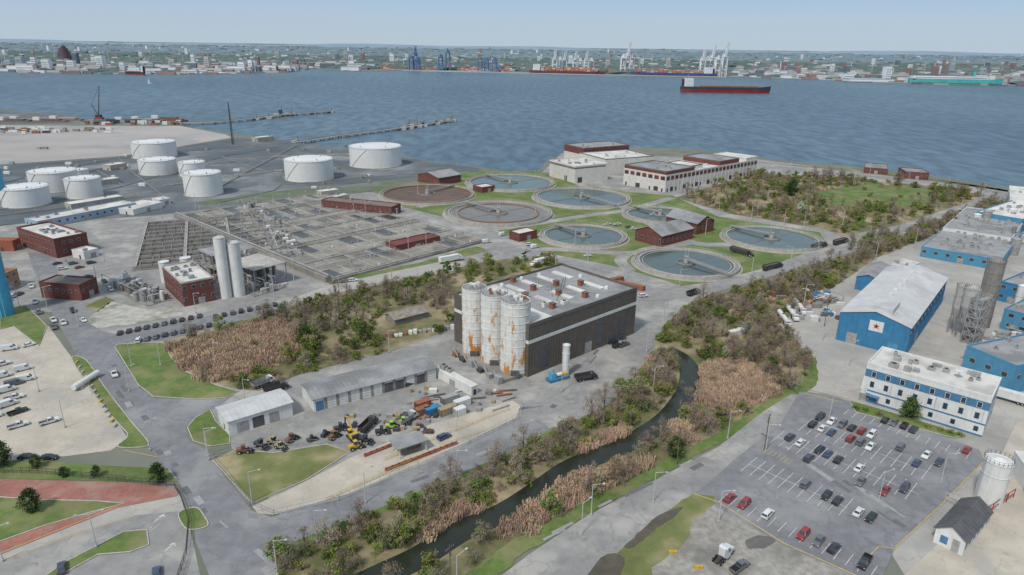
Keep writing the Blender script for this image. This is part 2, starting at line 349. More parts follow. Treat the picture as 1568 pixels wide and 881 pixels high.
area('garage_yard',[(350,664),(450,640),(668,580),(735,600),(800,618),(560,700),(380,695),(355,688)],ASPH,.06)
area('grass_lawn',[(287,655),(300,640),(322,628),(330,645),(352,667),(352,680),(322,684),(296,676)],GRS,.14,0,KRB)
area('grass_lawn',[(326,706),(360,690),(420,694),(500,681),(536,693),(470,735),(386,772)],GRB,.14,0,KRB)
area('concrete_apron',[(386,776),(440,752),(540,700),(660,650),(785,614),(797,622),(790,640),(720,675),(640,712),(540,755),(420,789),(395,787)],CONC,.1)
area('grass_lawn',[(568,292),(640,282),(720,264),(800,262),(850,266),(905,285),(960,294),(1030,300),(1100,332),(1255,356),(1268,376),(1165,412),(1120,428),(1045,438),(965,414),(870,398),(825,382),(760,352),(620,318)],GRS,.08)
for pts,wd in([(840,262),(905,290),(960,320),(1000,345),(1060,372),(1120,375)],9),([(745,353),(840,340),(900,330),(960,322),(1030,303)],8),([(810,385),(850,382),(960,388),(1000,380),(1060,372)],8),([(640,318),(700,300),(745,268)],7),([(960,390),(950,400),(965,415)],7),([(760,395),(800,385),(830,392),(960,420),(1005,460)],12):
    ribbon('plant_road',pts,wd,ASPH,.11+.003*len(bpy.data.meshes)%.02)
PR=[(1158,252),(1300,266),(1430,280),(1525,293),(1545,300),(1500,315),(1400,346),(1290,384),(1180,416),(1100,438),(1055,455),(1022,480),(1000,515),(985,545),(955,580),(905,620),(840,655)]
ribbon('perimeter_road',PR,11,ASPH,.135)
area('wetland_field',[(1035,303),(1075,290),(1160,266),(1300,272),(1430,286),(1510,300),(1380,344),(1290,362),(1265,352),(1120,328)],SCR,.09)
area('grass_field',[(1260,292),(1340,280),(1430,292),(1440,306),(1350,322),(1250,308)],GRS,.12,4,None,6)
area('shore_grass',[(1165,250),(1300,259),(1430,275),(1520,288),(1700,325),(1700,400),(1548,300),(1525,288),(1430,276),(1300,262),(1165,250)],GRB,.1)
COR=[(425,860),(445,838),(560,790),(690,735),(800,685),(850,657),(930,622),(975,572),(1003,530),(1022,492),(1060,462),(1290,398),(1400,352),(1530,308),(1560,315),(1480,340),(1342,395),(1290,430),(1220,475),(1190,500),(1240,545),(1248,580),(1205,610),(1100,668),(1000,722),(900,772),(790,830),(720,881),(640,960),(430,960)]
area('creek_bank_ground',COR,SCR,.15,0,None,1)
area('grass_verge',[(1250,545),(1252,582),(1208,618),(1100,680),(1000,735),(900,790),(800,850),(740,900),(660,960),(640,960),(715,881),(780,830),(890,772),(1000,716),(1090,668),(1195,604),(1240,570)],GRS,.17,0,None,.8)
ribbon('grass_verge',[(425,862),(446,838),(560,792),(690,737),(800,687),(852,656)],2.2,GRS,.18)
CK=[(500,930),(560,893),(640,855),(710,812),(775,784),(830,748),(880,714),(940,690),(985,667),(1025,638),(1052,600),(1056,570),(1045,550),(1020,535)]
cpts=ribbon('creek_water',CK,7.6,CRK,.19)
area('road',[(1212,604),(1170,630),(1100,685),(1000,738),(900,790),(810,850),(770,881),(700,960),(860,960),(905,881),(960,840),(1030,780),(1062,757),(1085,752),(1150,700),(1200,655),(1225,606)],ASPH,.2)
area('road',[(1188,502),(1215,470),(1240,500),(1290,540),(1320,560),(1300,618),(1225,600),(1240,560)],CONL,.05)
area('parking_lot',[(1225,600),(1262,604),(1312,618),(1500,690),(1508,706),(1440,775),(1370,840),(1345,900),(1200,836),(1062,757),(1085,740),(1130,700),(1195,650)],ASPD,.22)
area('gravel_lot',[(1068,752),(1100,765),(1200,830),(1320,881),(1400,960),(900,960),(960,881),(1050,800)],GRAV,.21)
area('grass_lawn',[(1030,778),(1062,757),(1092,762),(1090,775),(1060,800),(1052,830),(1000,870),(990,920),(900,960),(860,950),(905,881),(960,836)],GRB,.24,0,None,.9)
area('puddle',[(1045,778),(1035,790),(1000,815),(970,840),(955,838),(975,820),(1010,790)],PUD,.26,3,None,.5)
area('puddle',[(930,850),(955,856),(945,890),(900,930),(880,930),(900,881)],PUD,.26,3,None,.6)
area('puddle',[(1140,830),(1160,822),(1185,826),(1178,838),(1150,842)],mat('wet_gravel',(.14,.13,.115),s=1,rough=.3),.26,3,None,.6)
area('grass_strip',[(1225,601),(1248,580),(1235,560),(1245,545),(1252,570),(1250,590),(1232,603)],GRS,.23)
area('planting_bed',[(1300,614),(1330,622),(1430,652),(1478,668),(1460,672),(1380,650),(1310,632)],GRS,.25,0,KRB)
area('concrete_road',[(1560,640),(1700,700),(1700,980),(1400,980),(1385,881),(1440,830),(1500,760),(1525,715)],CONC,.12)
# repaired patches and seal strips on the roads
PTD=mat('asphalt_patch',(.15,.15,.155),(.12,.12,.125),s=.8);PTL=mat('asphalt_patch_light',(.31,.305,.30),(.26,.255,.25),s=.8)
mk=MB()
for (x0,y0,x1,y1,z,k) in((160,560,330,800,.055,16),(340,800,430,880,.055,7),(450,800,840,665,.055,10),(820,830,1180,650,.215,12),(1140,640,1380,800,.23,12),(980,470,830,640,.148,10),(100,400,130,470,.055,5),(700,640,960,600,.06,6)):
    for i in range(k):
        f=R();p=W((x0+(x1-x0)*f+U(-14,14),y0+(y1-y0)*f+U(-6,6)));a=ang((x0,y0),(x1,y1));ca,sa=math.cos(a),math.sin(a);l=U(1.5,9);w_=U(.25,2.2)
        mk.add('patch',random.choice((PTD,PTL)),[(p.x+ca*q*l-sa*r*w_,p.y+sa*q*l+ca*r*w_,z+i*.0007) for q,r in((-.5,-.5),(.5,-.5),(.5,.5),(-.5,.5))],[(0,1,2,3)])
mk.build('road_repairs')
# ---------------- markings -------------
mk=MB()
def line(p,q,w,mt,z): 
    p=W(p);q=W(q);d=(q-p);d.z=0;d.normalize();n_=Vector((-d.y,d.x,0))*w/2
    mk.add('paint',mt,[(*(p+n_).xy,z),(*(q+n_).xy,z),(*(q-n_).xy,z),(*(p-n_).xy,z)],[(0,1,2,3)])
r0=W((1117,764));r1=W((1323,865));RD=(r1-r0);RD.z=0;RD.normalize();PD=Vector((-RD.y,RD.x,0))
if PD.y<0: PD=-PD
def stalls(p,q,depth=5.2,both=False,sp_=2.75,z=.245):
    a=W(p);b=W(q);L=(b-a).dot(RD);k=int(L/sp_)
    for i in range(k+1):
        c=a+RD*(i*sp_);line(c-PD*(depth if both else 0),c+PD*depth,.14,LNW,z)
    if both: line(a,a+RD*L,.14,LNW,z+.003)
stalls((1147,712),(1290,790),both=True);stalls((1232,652),(1430,722),both=True);stalls((1190,670),(1400,768),both=True)
stalls((1100,770),(1335,885));stalls((1300,628),(1490,693),depth=-5.2)
def yl(pts,w=.16,z=.25,mt=None):
    for a,b in zip(pts,pts[1:]): line(a,b,w,mt or LNY,z)
yl([(1062,757),(1100,770),(1200,833),(1345,898)],.3)
yl([(1236,597),(1300,612)],.3);yl([(1229,603),(1290,617)],.3)
yl([(0,862),(120,817),(205,791)],.2,.09);yl([(0,848),(100,808),(180,776)],.2,.12);yl([(190,690),(240,700)],.2,.06)
yl([(1500,690),(1508,706),(1440,775),(1370,840)],.2)
yl([(1322,862),(1345,838),(1372,842)],.2)
for i in range(8):
    a=W((110+i*16,868-i*7));line(a,a+Vector((2.0,4.5,0)),.14,LNW,.09)
for x,y in((236,800),(252,845)): a=W((x,y));line(a,a+Vector((1,3,0)),.25,LNW,.09);line(a+Vector((1,3,0)),a+Vector((.1,2.2,0)),.25,LNW,.095);line(a+Vector((1,3,0)),a+Vector((1.6,2,0)),.25,LNW,.095)
for k in range(9): line(W((1158+k*6,688+k*3)),W((1166+k*6,682+k*3)),.12,LNY,.256)
mk.build('road_markings')
# ---------------- vehicles -------------
PAINT={}
def paint(c):
    if c not in PAINT:
        PAINT[c]=mat('car_paint_%d'%len(PAINT),c,tuple(x*.9 for x in c),s=.5,rough=.35,spec=.5,var=0,coat=.5)
    return PAINT[c]
PLC=mat('body_paint',(.5,.5,.5),s=1)
LTW=mat('headlamp',(.6,.6,.6),s=1,rough=.2);LTR=mat('tail_lamp',(.35,.01,.01),s=1,rough=.3);CHR=mat('wheel_hub',(.35,.35,.36),s=1,rough=.4)
def body(mb,prof,hw,top,mt):
    n=len(prof);vs=[]
    for s_ in(-1,1):
        for x,z in prof: vs.append((x,s_*(hw if z<top else hw-.07),z))
    mb.add('body',mt,vs,[(i,(i+1)%n,n+(i+1)%n,n+i) for i in range(n)]+[tuple(range(n-1,-1,-1)),tuple(range(n,2*n))])
def green(mb,xb0,xb1,xt0,xt1,zb,zt,hb,ht):
    vs=[(xb0,-hb,zb),(xb1,-hb,zb),(xb1,hb,zb),(xb0,hb,zb),(xt0,-ht,zt),(xt1,-ht,zt),(xt1,ht,zt),(xt0,ht,zt)]
    mb.add('glass',GLS,vs,[(0,1,5,4),(1,2,6,5),(2,3,7,6),(3,0,4,7)])
    mb.add('body',PLC,[(xt0-.05,-ht-.02,zt),(xt1+.05,-ht-.02,zt),(xt1+.05,ht+.02,zt),(xt0-.05,ht+.02,zt),(xt0+.08,-ht+.1,zt+.07),(xt1-.1,-ht+.1,zt+.07),(xt1-.1,ht-.1,zt+.07),(xt0+.08,ht-.1,zt+.07)],[(0,1,5,4),(1,2,6,5),(2,3,7,6),(3,0,4,7),(4,5,6,7)])
    for i in range(4): mb.beam('body',PLC,vs[i],vs[i+4],.09)
    for s_ in(-1,1):
        xm=(xb0+xb1)/2;mb.beam('body',PLC,(xm,s_*(hb+.01),zb),(xm*.95,s_*(ht+.01),zt),.09)
def wheels(mb,xs,hw,r=.33,wd=.24):
    for x in xs:
        for s_ in(-1,1):
            y0=s_*(hw-wd);y1=s_*(hw+.015)
            mb.beam('wheels',RUB,(x,y0,r),(x,y1,r),2*r,n=14);mb.beam('wheels',CHR,(x,y1,r),(x,y1+s_*.02,r),1.1*r,n=10)
def lights(mb,xf,xr,hw,z):
    for s_ in(-1,1):
        mb.box('lights',LTW,xf-.12,s_*(hw-.2)-.17,z-.08,xf+.03,s_*(hw-.2)+.17,z+.07)
        mb.box('lights',LTR,xr-.03,s_*(hw-.2)-.17,z,xr+.1,s_*(hw-.2)+.17,z+.15)
def mk_car(kind):
    mb=MB()
    if kind=='sedan':
        body(mb,[(-2.3,.28),(-2.38,.6),(-2.3,.93),(-1.6,1.0),(.95,.97),(1.9,.84),(2.3,.66),(2.35,.32)],.9,.85,PLC);green(mb,-1.75,1.05,-1.15,.25,.97,1.40,.80,.60)
        wheels(mb,(-1.4,1.42),.9);lights(mb,2.3,-2.33,.9,.62)
    if kind=='suv':
        body(mb,[(-2.3,.35),(-2.38,.7),(-2.33,1.05),(1.0,1.05),(1.95,.98),(2.3,.82),(2.35,.4)],.94,.98,PLC);green(mb,-2.25,1.1,-2.0,.45,1.04,1.66,.85,.68)
        wheels(mb,(-1.4,1.42),.94,.37);lights(mb,2.3,-2.33,.94,.75)
    if kind=='van':
        body(mb,[(-2.8,.4),(-2.85,1.0),(-2.8,2.1),(-2.7,2.25),(1.1,2.25),(1.3,2.18),(2.0,1.3),(2.7,1.05),(2.8,.7),(2.8,.4)],1.0,1.4,PLC)
        mb.add('glass',GLS,[(1.36,-.85,2.12),(1.36,.85,2.12),(2.0,.88,1.34),(2.0,-.88,1.34)],[(0,1,2,3)])
        for s_ in(-1,1): mb.box('glass',GLS,.5,s_*.985-.03,1.4,1.45,s_*.985+.03,1.95)
        wheels(mb,(-1.7,1.9),1.0,.38);lights(mb,2.75,-2.83,1.0,.85)
    if kind=='pickup':
        body(mb,[(-2.9,.45),(-2.9,.62),(.0,.62),(.0,.45)],.95,.98,PLC)
        body(mb,[(-.5,.4),(-.5,1.12),(1.4,1.12),(2.6,1.05),(2.85,.9),(2.9,.45)],.98,1.0,PLC)
        for s_ in(-1,1): mb.box('body',PLC,-2.9,s_*.93-.06,.55,-.51,s_*.93+.06,1.15)
        mb.box('body',PLC,-2.95,-.9,.55,-2.85,.9,1.15);mb.box('body',RUB,-2.84,-.86,.63,-.52,.86,.68)
        green(mb,-.5,1.5,-.3,.75,1.12,1.78,.86,.70);wheels(mb,(-1.9,1.9),.98,.4);lights(mb,2.83,-2.93,.98,.85)
    return mb.mesh(kind)
BASE={k:mk_car(k) for k in('sedan','suv','van','pickup')}
CM={}
NAM={'sedan':'parked_car','suv':'parked_suv','van':'parked_van','pickup':'pickup_truck'}
COLS=dict(w=(.64,.64,.63),k=(.018,.019,.022),g=(.12,.125,.13),s=(.36,.37,.38),b=(.035,.07,.13),r=(.28,.025,.025),n=(.05,.055,.07),y=(.5,.35,.03),o=(.5,.15,.02),t=(.25,.20,.13))
def car(x,y,a,kind='sedan',c='k',z=.235,name=None):
    key=(kind,c)
    if key not in CM:
        me=BASE[kind].copy()
        for i,mm in enumerate(me.materials):
            if mm==PLC: me.materials[i]=paint(COLS[c])
        CM[key]=me
    p=G(x,y);inst(CM[key],name or NAM[kind],(p.x,p.y,z),a+U(-.03,.03))
ap=math.atan2(PD.y,PD.x)
for x,y,k,c in [(1255,642,'suv','k'),(1273,648,'sedan','w'),(1289,653,'suv','g'),(1304,658,'sedan','k'),(1319,663,'suv','r'),(1334,669,'suv','w'),(1244,653,'suv','k'),(1259,659,'sedan','w'),(1273,665,'sedan','b'),(1302,675,'suv','r'),(1317,680,'suv','g'),(1332,687,'sedan','w'),
  (1209,673,'suv','n'),(1225,681,'sedan','w'),(1254,692,'sedan','k'),(1267,698,'sedan','b'),(1283,707,'sedan','k'),(1315,720,'sedan','w'),(1384,751,'suv','n'),(1238,705,'suv','n'),(1317,741,'sedan','g'),(1354,755,'sedan','r'),
  (1233,745,'suv','g'),(1265,762,'sedan','k'),(1282,770,'sedan','k'),(1314,788,'sedan','w'),(1333,796,'sedan','k'),(1378,688,'suv','g'),(1418,700,'sedan','w'),(1403,712,'sedan','b'),(1437,711,'sedan','n'),
  (1368,650,'sedan','g'),(1384,655,'suv','k'),(1398,661,'suv','n'),(1480,692,'sedan','r'),(1355,646,'sedan','k'),
  (1117,766,'sedan','r'),(1139,775,'suv','r'),(1175,791,'suv','w'),(1229,822,'suv','r'),(1253,832,'sedan','g'),(1276,843,'sedan','k'),(1323,865,'pickup','k')]:
    car(x,y,ap if R()<.6 else ap+math.pi,k,c)
for x,y,k,c,a in [(15,536,'van','w',(0,540,40,534)),(36,567,'van','w',(20,570,50,563)),(40,583,'van','w',(20,586,55,579)),(4,578,'van','w',(0,582,20,577)),(10,600,'van','w',(0,604,25,597)),(12,622,'van','w',(0,626,28,617)),(28,633,'pickup','k',(0,640,40,627)),(28,654,'pickup','w',(10,659,45,649)),(76,648,'pickup','w',(58,653,92,643)),(22,611,'pickup','w',(0,615,35,607)),(22,590,'van','g',(5,595,40,586)),(-12,640,'van','w',(0,645,35,637)),(3,560,'pickup','w',(0,563,20,558)),(42,702,'sedan','k',(30,702,60,701)),(76,703,'sedan','k',(60,703,90,703)),(175,575,'pickup','w',(170,565,182,587)),(54,464,'pickup','w',(50,455,58,470)),(82,492,'pickup','w',(75,482,90,500)),(96,413,'suv','w',(85,415,105,412)),(97,496,'pickup','w',(92,485,103,505)),(82,503,'pickup','g',(77,495,88,510)),(112,478,'suv','k',(108,470,118,487)),(93,440,'van','w',(85,442,103,438)),(108,437,'suv','k',(99,435,117,431)),(122,411,'sedan','r',(110,413,130,409)),(140,404,'suv','n',(130,406,150,402)),(95,873,'sedan','n',(95,881,95,860)),(240,881,'sedan','b',(240,890,240,870)),(135,425,'sedan','k',(128,427,145,423)),(30,452,'suv','g',(25,455,38,449)),(60,480,'suv','g',(55,472,64,488)),(20,456,'suv','w',(20,457,33,451)),(128,492,'sedan','w',(120,485,135,498)),(45,530,'sedan','w',(30,534,60,526)),(112,405,'suv','g',(100,408,122,403)),(88,405,'sedan','n',(78,407,98,403)),(170,445,'suv','w',(165,440,178,450)),(160,432,'sedan','k',(155,428,168,436)),(48,440,'pickup','w',(44,432,52,448)),(10,462,'suv','w',(0,464,20,460))]:
    car(x,y,ang(a[:2],a[2:]),k,c,.08)
ac=ang((218,520),(226,500))
for i in range(10): car(184+i*13.5,511.5-i*2.9,ac,random.choice(('suv','sedan')),random.choice('kgnkk'),.08)
for i in range(9): car(212+i*13.5,523.5-i*3.0,ac,random.choice(('suv','sedan')),random.choice('wwkgnw'),.08)
for i in range(8): car(330+i*13,486-i*2.6,ac,random.choice(('suv','sedan')),random.choice('kgnkkw'),.08)
for x,y,k,c in [(527,433,'sedan','g'),(541,431,'suv','w'),(819,380,'van','w'),(811,376,'suv','w'),(930,345,'pickup','w'),(945,345,'pickup','w'),(938,526,'suv','k'),(950,520,'suv','n'),(945,532,'suv','k'),(955,530,'pickup','g'),(962,349,'suv','g'),(970,352,'suv','w'),(1000,330,'pickup','w'),(900,393,'sedan','w'),(770,361,'van','w'),(985,455,'suv','w'),(745,372,'van','w'),(1430,338,'pickup','w'),(1525,600,'suv','w'),(1545,585,'sedan','k'),(1410,560,'pickup','w'),(1265,478,'pickup','w'),(1285,488,'suv','g'),(1305,470,'suv','w')]:
    car(x,y,ang((900,400),(960,390))+U(-.2,.2),k,c,.16)
def mk_dump(c1,c2):
    m_=MB();wheels(m_,(-3.2,-1.9,2.8),1.2,.5,.35);m_.box('frame',MED,-4.2,-.5,.6,3.6,.5,.9)
    body(m_,[(1.6,.7),(1.6,2.7),(2.8,2.8),(3.1,1.9),(4.0,1.6),(4.1,.7)],1.15,2.0,c1)
    m_.add('glass',GLS,[(2.83,-1.0,2.72),(2.83,1.0,2.72),(3.12,1.05,1.95),(3.12,-1.05,1.95)],[(0,1,2,3)])
    for s_ in(-1,1): m_.box('glass',GLS,1.9,s_*1.14-.03,1.8,2.7,s_*1.14+.03,2.5)
    m_.add('bed',c2,[(-4.5,-1.2,1.1),(1.4,-1.2,1.1),(1.4,1.2,1.1),(-4.5,1.2,1.1),(-4.7,-1.25,2.5),(1.5,-1.25,2.6),(1.5,1.25,2.6),(-4.7,1.25,2.5)],[(0,1,2,3),(0,1,5,4),(1,2,6,5),(2,3,7,6),(3,0,4,7)])
    m_.box('bed',c2,1.4,-1.2,2.6,2.2,1.2,2.75);m_.beam('body',CHR,(1.45,-1.0,1),(1.45,-1.0,3.4),.14,8);lights(m_,4.08,-4.6,1.1,1.0)
    return m_.mesh('dump_truck')
def mk_tractor(c1):
    m_=MB();wheels(m_,(-2.6,-1.3,2.9),1.2,.52,.4);m_.box('frame',MED,-3.4,-.45,.6,3.3,.45,.95)
    body(m_,[(-.6,.8),(-.6,3.1),(.1,3.3),(1.5,2.9),(1.9,2.1),(3.5,1.75),(3.7,1.5),(3.7,.6),(1.6,.6)],1.12,2.0,c1)
    m_.add('glass',GLS,[(1.53,-.95,2.84),(1.53,.95,2.84),(1.92,1.0,2.15),(1.92,-1.0,2.15)],[(0,1,2,3)])
    for s_ in(-1,1): m_.box('glass',GLS,.6,s_*1.1-.03,1.9,1.4,s_*1.1+.03,2.6);m_.beam('stacks',CHR,(-.8,s_*.95,1),(-.8,s_*.95,3.6),.16,8);m_.beam('tank',CHR,(-.2,s_*1.15,.8),(1.2,s_*1.15,.8),.6,12)
    m_.cyl('fifth_wheel',MED,-1.9,0,.95,1.1,.5,n=12);lights(m_,3.66,-3.4,1.1,1.0);return m_.mesh('semi_tractor')
def mk_trailer(kind,c1):
    m_=MB();wheels(m_,(-5,-3.8,4.6,5.8,8.4),1.2,.5,.35)
    body(m_,[(6.6,.7),(6.6,2.9),(7.8,3.0),(8.2,2.1),(9.3,1.7),(9.4,.7)],1.15,2.0,c1)
    m_.add('glass',GLS,[(7.83,-1.0,2.9),(7.83,1.0,2.9),(8.2,1.05,2.15),(8.2,-1.05,2.15)],[(0,1,2,3)])
    m_.box('frame',MED,-6,-.5,.8,9,.5,1.05)
    if kind=='box': m_.box('trailer',WHT,-6.3,-1.28,1.15,6.2,1.28,3.9);m_.box('trailer',MET,-6.33,-1.3,1.1,6.22,1.3,1.2)
    if kind=='tank':
        m_.beam('tank',WHT,(-6,0,2.1),(6,0,2.1),2.1,16);m_.beam('tank',WHT,(-6.3,0,2.1),(-6,0,2.1),1.3,16,2.1);m_.box('tank',MED,-.5,-.4,3.1,.5,.4,3.35)
    if kind=='open':
        m_.add('trailer',MED,[(-6.3,-1.25,1.2),(6.2,-1.25,1.2),(6.2,1.25,1.2),(-6.3,1.25,1.2),(-6.3,-1.3,3.2),(6.3,-1.3,3.2),(6.3,1.3,3.2),(-6.3,1.3,3.2)],[(0,1,2,3),(0,1,5,4),(1,2,6,5),(2,3,7,6),(3,0,4,7)])
        m_.box('load',BRN,-6,-1.2,1.3,6,1.2,2.7)
    return m_.mesh('truck_'+kind)
WP=paint(COLS['w']);KP=paint(COLS['k'])
DT=mk_dump(KP,MED);DT2=mk_dump(WP,MET);TB=mk_trailer('box',WP);TT=mk_trailer('tank',WP);TO=mk_trailer('open',KP);TR=mk_tractor(WP)
def put(me,name,x,y,a,b,z=.16,s=1): p=G(x,y);inst(me,name,(p.x,p.y,z),ang(a,b),s)
put(DT,'dump_truck',1062,452,(1062,452),(1100,440));put(TO,'semi_truck',1180,413,(1160,418),(1200,408));put(TO,'semi_truck',1252,381,(1230,388),(1270,376));put(TO,'semi_truck',1285,374,(1270,379),(1300,370))
put(TB,'box_trailer_truck',688,402,(670,405),(705,398));put(TB,'box_trailer_truck',833,405,(850,402),(815,410));put(DT,'dump_truck',898,582,(880,583),(915,577));put(TO,'semi_truck',1132,389,(1120,385),(1145,392))
for i in range(3): put(TT,'tanker_truck',1198+i*12,491-i*9,(1190,478),(1205,498),.1)
put(TR,'semi_tractor',1106,856,(1095,866),(1120,840),.3);car(1132,872,ang((1120,885),(1150,862)),'pickup','g',.25)
put(DT,'dump_truck',424,598,(405,600),(440,592));put(DT2,'dump_truck',405,590,(395,596),(415,588));put(TB,'box_trailer_truck',1535,612,(1522,610),(1550,618),.1)
mb=MB();
for x,y in((1030,848),(1069,871)): p=G(x,y);mb.box('blocks',YEL,p.x-1,p.y-.35,.2,p.x+1,p.y+.35,.85);mb.box('blocks',YEL,p.x-1,p.y-.15,.85,p.x+1,p.y+.15,1.0)
for i in range(14): p=G(118+i*4.5,556+i*7.5);mb.box('blocks',CON if i%4 else YEL,p.x-.3,p.y-.8,0,p.x+.3,p.y+.8,.8)
mb.build('concrete_barriers')
mb=MB(G(133,588));mb.beam('tank',WHT,(-.8,-6,1.6),(.8,6,1.6),2.0,16);
for y in(-4,0,4): mb.box('saddles',CON,-1,y-.3,0,1,y+.3,.7)
mb.build('horizontal_tank')
# ---------------- street furniture -------------
LPM=mat('lamp_pole_metal',(.50,.50,.49),s=1,rough=.5)
def mk_lamp(h,arms=1,w_=.3):
    m_=MB();m_.beam('pole',LPM,(0,0,0),(0,0,h),w_,8,w_*.6);m_.cyl('base',CON,0,0,0,.5,.35,n=10)
    for s_ in([1] if arms==1 else[1,-1]):
        m_.beam('arm',LPM,(0,0,h-.1),(s_*2.2,0,h+.35),.14,6);m_.box('head',LPM,s_*2.9-.45 if s_>0 else -3.1,-.2,h+.26,s_*2.9+.2 if s_>0 else -2.4,.2,h+.47)
    return m_.mesh('street_lamp')
L1=mk_lamp(9.5);L2=mk_lamp(9.5,2);L3=mk_lamp(11,1,.42)
for x,y in[(386,770),(320,705),(1114,672),(1172,692),(486,832),(202,562),(596,540),(376,620),(1100,800),(890,820),(425,881),(198,600),(318,700),(560,770),(700,735),(1000,600),(1040,440),(1300,560),(1260,520),(700,905),(120,500),(246,560),(860,600),(470,470),(640,430),(330,560),(1270,640),(1440,740),(1000,770),(300,480),(230,690),(800,690),(905,790),(1345,770)]:
    p=G(x,y);inst(L1,'street_lamp',(p.x,p.y,.1),U(-.6,.9))
for x,y in[(148,838),(5,860),(30,470),(72,470),(60,600),(100,655)]:
    p=G(x,y);inst(L2,'street_lamp',(p.x,p.y,.1),.4)
for x,y in[(1155,258),(1210,262),(1270,268),(1330,275),(1390,283),(1450,290),(1505,300),(1470,325),(1430,338),(1380,356),(1330,372),(1250,398),(1210,408),(1150,425),(1100,330),(1150,338),(1200,345),(1080,360),(1030,300),(960,310),(880,380),(820,330),(700,345),(560,330),(640,300),(955,430),(900,400),(850,420),(1015,505),(990,540),(745,385),(1230,352),(160,400),(90,388),(250,345),(450,430),(560,415),(520,455),(600,438),(690,372),(1110,300),(1175,310),(1290,345),(1340,400),(1400,380),(1310,440),(1230,470),(420,460),(60,430),(150,440),(300,320),(400,300),(330,345)]:
    p=G(x,y);inst(L3,'street_lamp',(p.x,p.y,.1),U(0,6))
m_=MB();m_.beam('pole',BARK,(0,0,0),(0,0,12.5),.34,8,.22);m_.beam('crossarm',BARK,(-1.3,0,11.6),(1.3,0,11.6),.15);m_.beam('crossarm',BARK,(-1,0,10.6),(1,0,10.6),.15)
for x in(-1.2,-.5,.5,1.2): m_.cyl('insulators',MET,x,0,11.7,11.95,.07,n=6)
m_.cyl('transformer',MET,.35,.2,9.2,10.2,.25,n=10);UPM=m_.mesh('utility_pole')
for x,y in[(1036,712),(1170,690),(1205,596),(1262,500),(690,905)]: p=G(x,y);inst(UPM,'utility_pole',(p.x,p.y,.1),.9)
def fence(name,px,h=1.8,mt=MED,step=2.4,bars=0,z=.1):
    mb=MB();pts=[W(p) for p in px];mb.A=pts[0].copy();q=[p-pts[0] for p in pts];mb.rail('rails',mt,q,h,step,.07)
    if bars:
        for a,b in zip(q,q[1:]):
            k=int((b-a).length/bars)
            for i in range(k): c=a.lerp(b,i/k);mb.beam('bars',mt,c,c+Vector((0,0,h-.05)),.04)
    mb.build(name,z)
fence('iron_fence',[(-150,722),(60,726),(180,738),(268,748),(278,765),(290,800),(286,850),(270,900)],2.0,MED,2.4,.45)
fence('chain_link_fence',[(323,704),(384,776),(420,791),(520,768),(640,715),(720,680),(795,642),(800,620)],2,MET,3)
fence('chain_link_fence',[(326,704),(420,686),(536,680)],2,MET,3)
fence('guard_rail',[(500,768),(600,722),(700,676),(740,662)],1.0,YEL,2)
fence('guard_rail',[(590,706),(690,664),(780,628)],1.0,YEL,2)
# ---------------- buildings -------------
def walls(mb,L,Wd,h,wall,roof,par=.6,trim=None,z0=0,x0=0,y0=0,part=''):
    trim=trim or wall;x1=x0+L;y1=y0+Wd;t=.35
    mb.box(part+'walls',wall,x0,y0,z0,x1,y1,h)
    mb.box(part+'roof',roof,x0+t,y0+t,h,x1-t,y1-t,h+.06)
    if par:
        o=.06
        mb.box(part+'parapet',trim,x0-o,y0-o,h,x1+o,y0+t,h+par);mb.box(part+'parapet',trim,x0-o,y1-t,h,x1+o,y1+o,h+par)
        mb.box(part+'parapet',trim,x0-o,y0+t,h,x0+t,y1-t,h+par);mb.box(part+'parapet',trim,x1-t,y0+t,h,x1+o,y1-t,h+par)
def pan(mb,face,a0,a1,z0,z1,mt,part,L=0,Wd=0,d=.05,x0=0,y0=0):
    if face=='F': mb.box(part,mt,x0+a0,y0-d,z0,x0+a1,y0+.02,z1)
    if face=='L': mb.box(part,mt,x0-d,y0+a0,z0,x0+.02,y0+a1,z1)
    if face=='R': mb.box(part,mt,L-.02,a0,z0,L+d,a1,z1)
    if face=='K': mb.box(part,mt,a0,Wd-.02,z0,a1,Wd+d,z1)
def wins(mb,face,ln,z0,z1,w,sp_,L=0,Wd=0,mt=None,start=None,frame=None,**k):
    n=int((ln-w)/sp_);s0=(ln-n*sp_)/2 if start is None else start
    for i in range(n+1):
        c=s0+i*sp_
        if c+w/2>ln-.2 or c-w/2<.2: continue
        if frame: pan(mb,face,c-w/2-.12,c+w/2+.12,z0-.12,z1+.12,frame,'window_frames',L,Wd,.05,**k)
        pan(mb,face,c-w/2,c+w/2,z0,z1,mt or GLS,'windows',L,Wd,.08,**k)
def units(mb,L,Wd,h,n,mt=None,x0=0,y0=0,smin=1,smax=2.5):
    for i in range(n):
        x=x0+U(.08,.85)*L;y=y0+U(.1,.8)*Wd;s_=U(smin,smax);k=U(.8,1.8);mb.box('roof_units',mt or MET,x,y,h,x+s_,y+s_*.8,h+k)
        if R()<.5: mb.cyl('roof_units',MED,x+s_/2,y+s_*.4,h+k,h+k+.2,s_*.3,n=10)
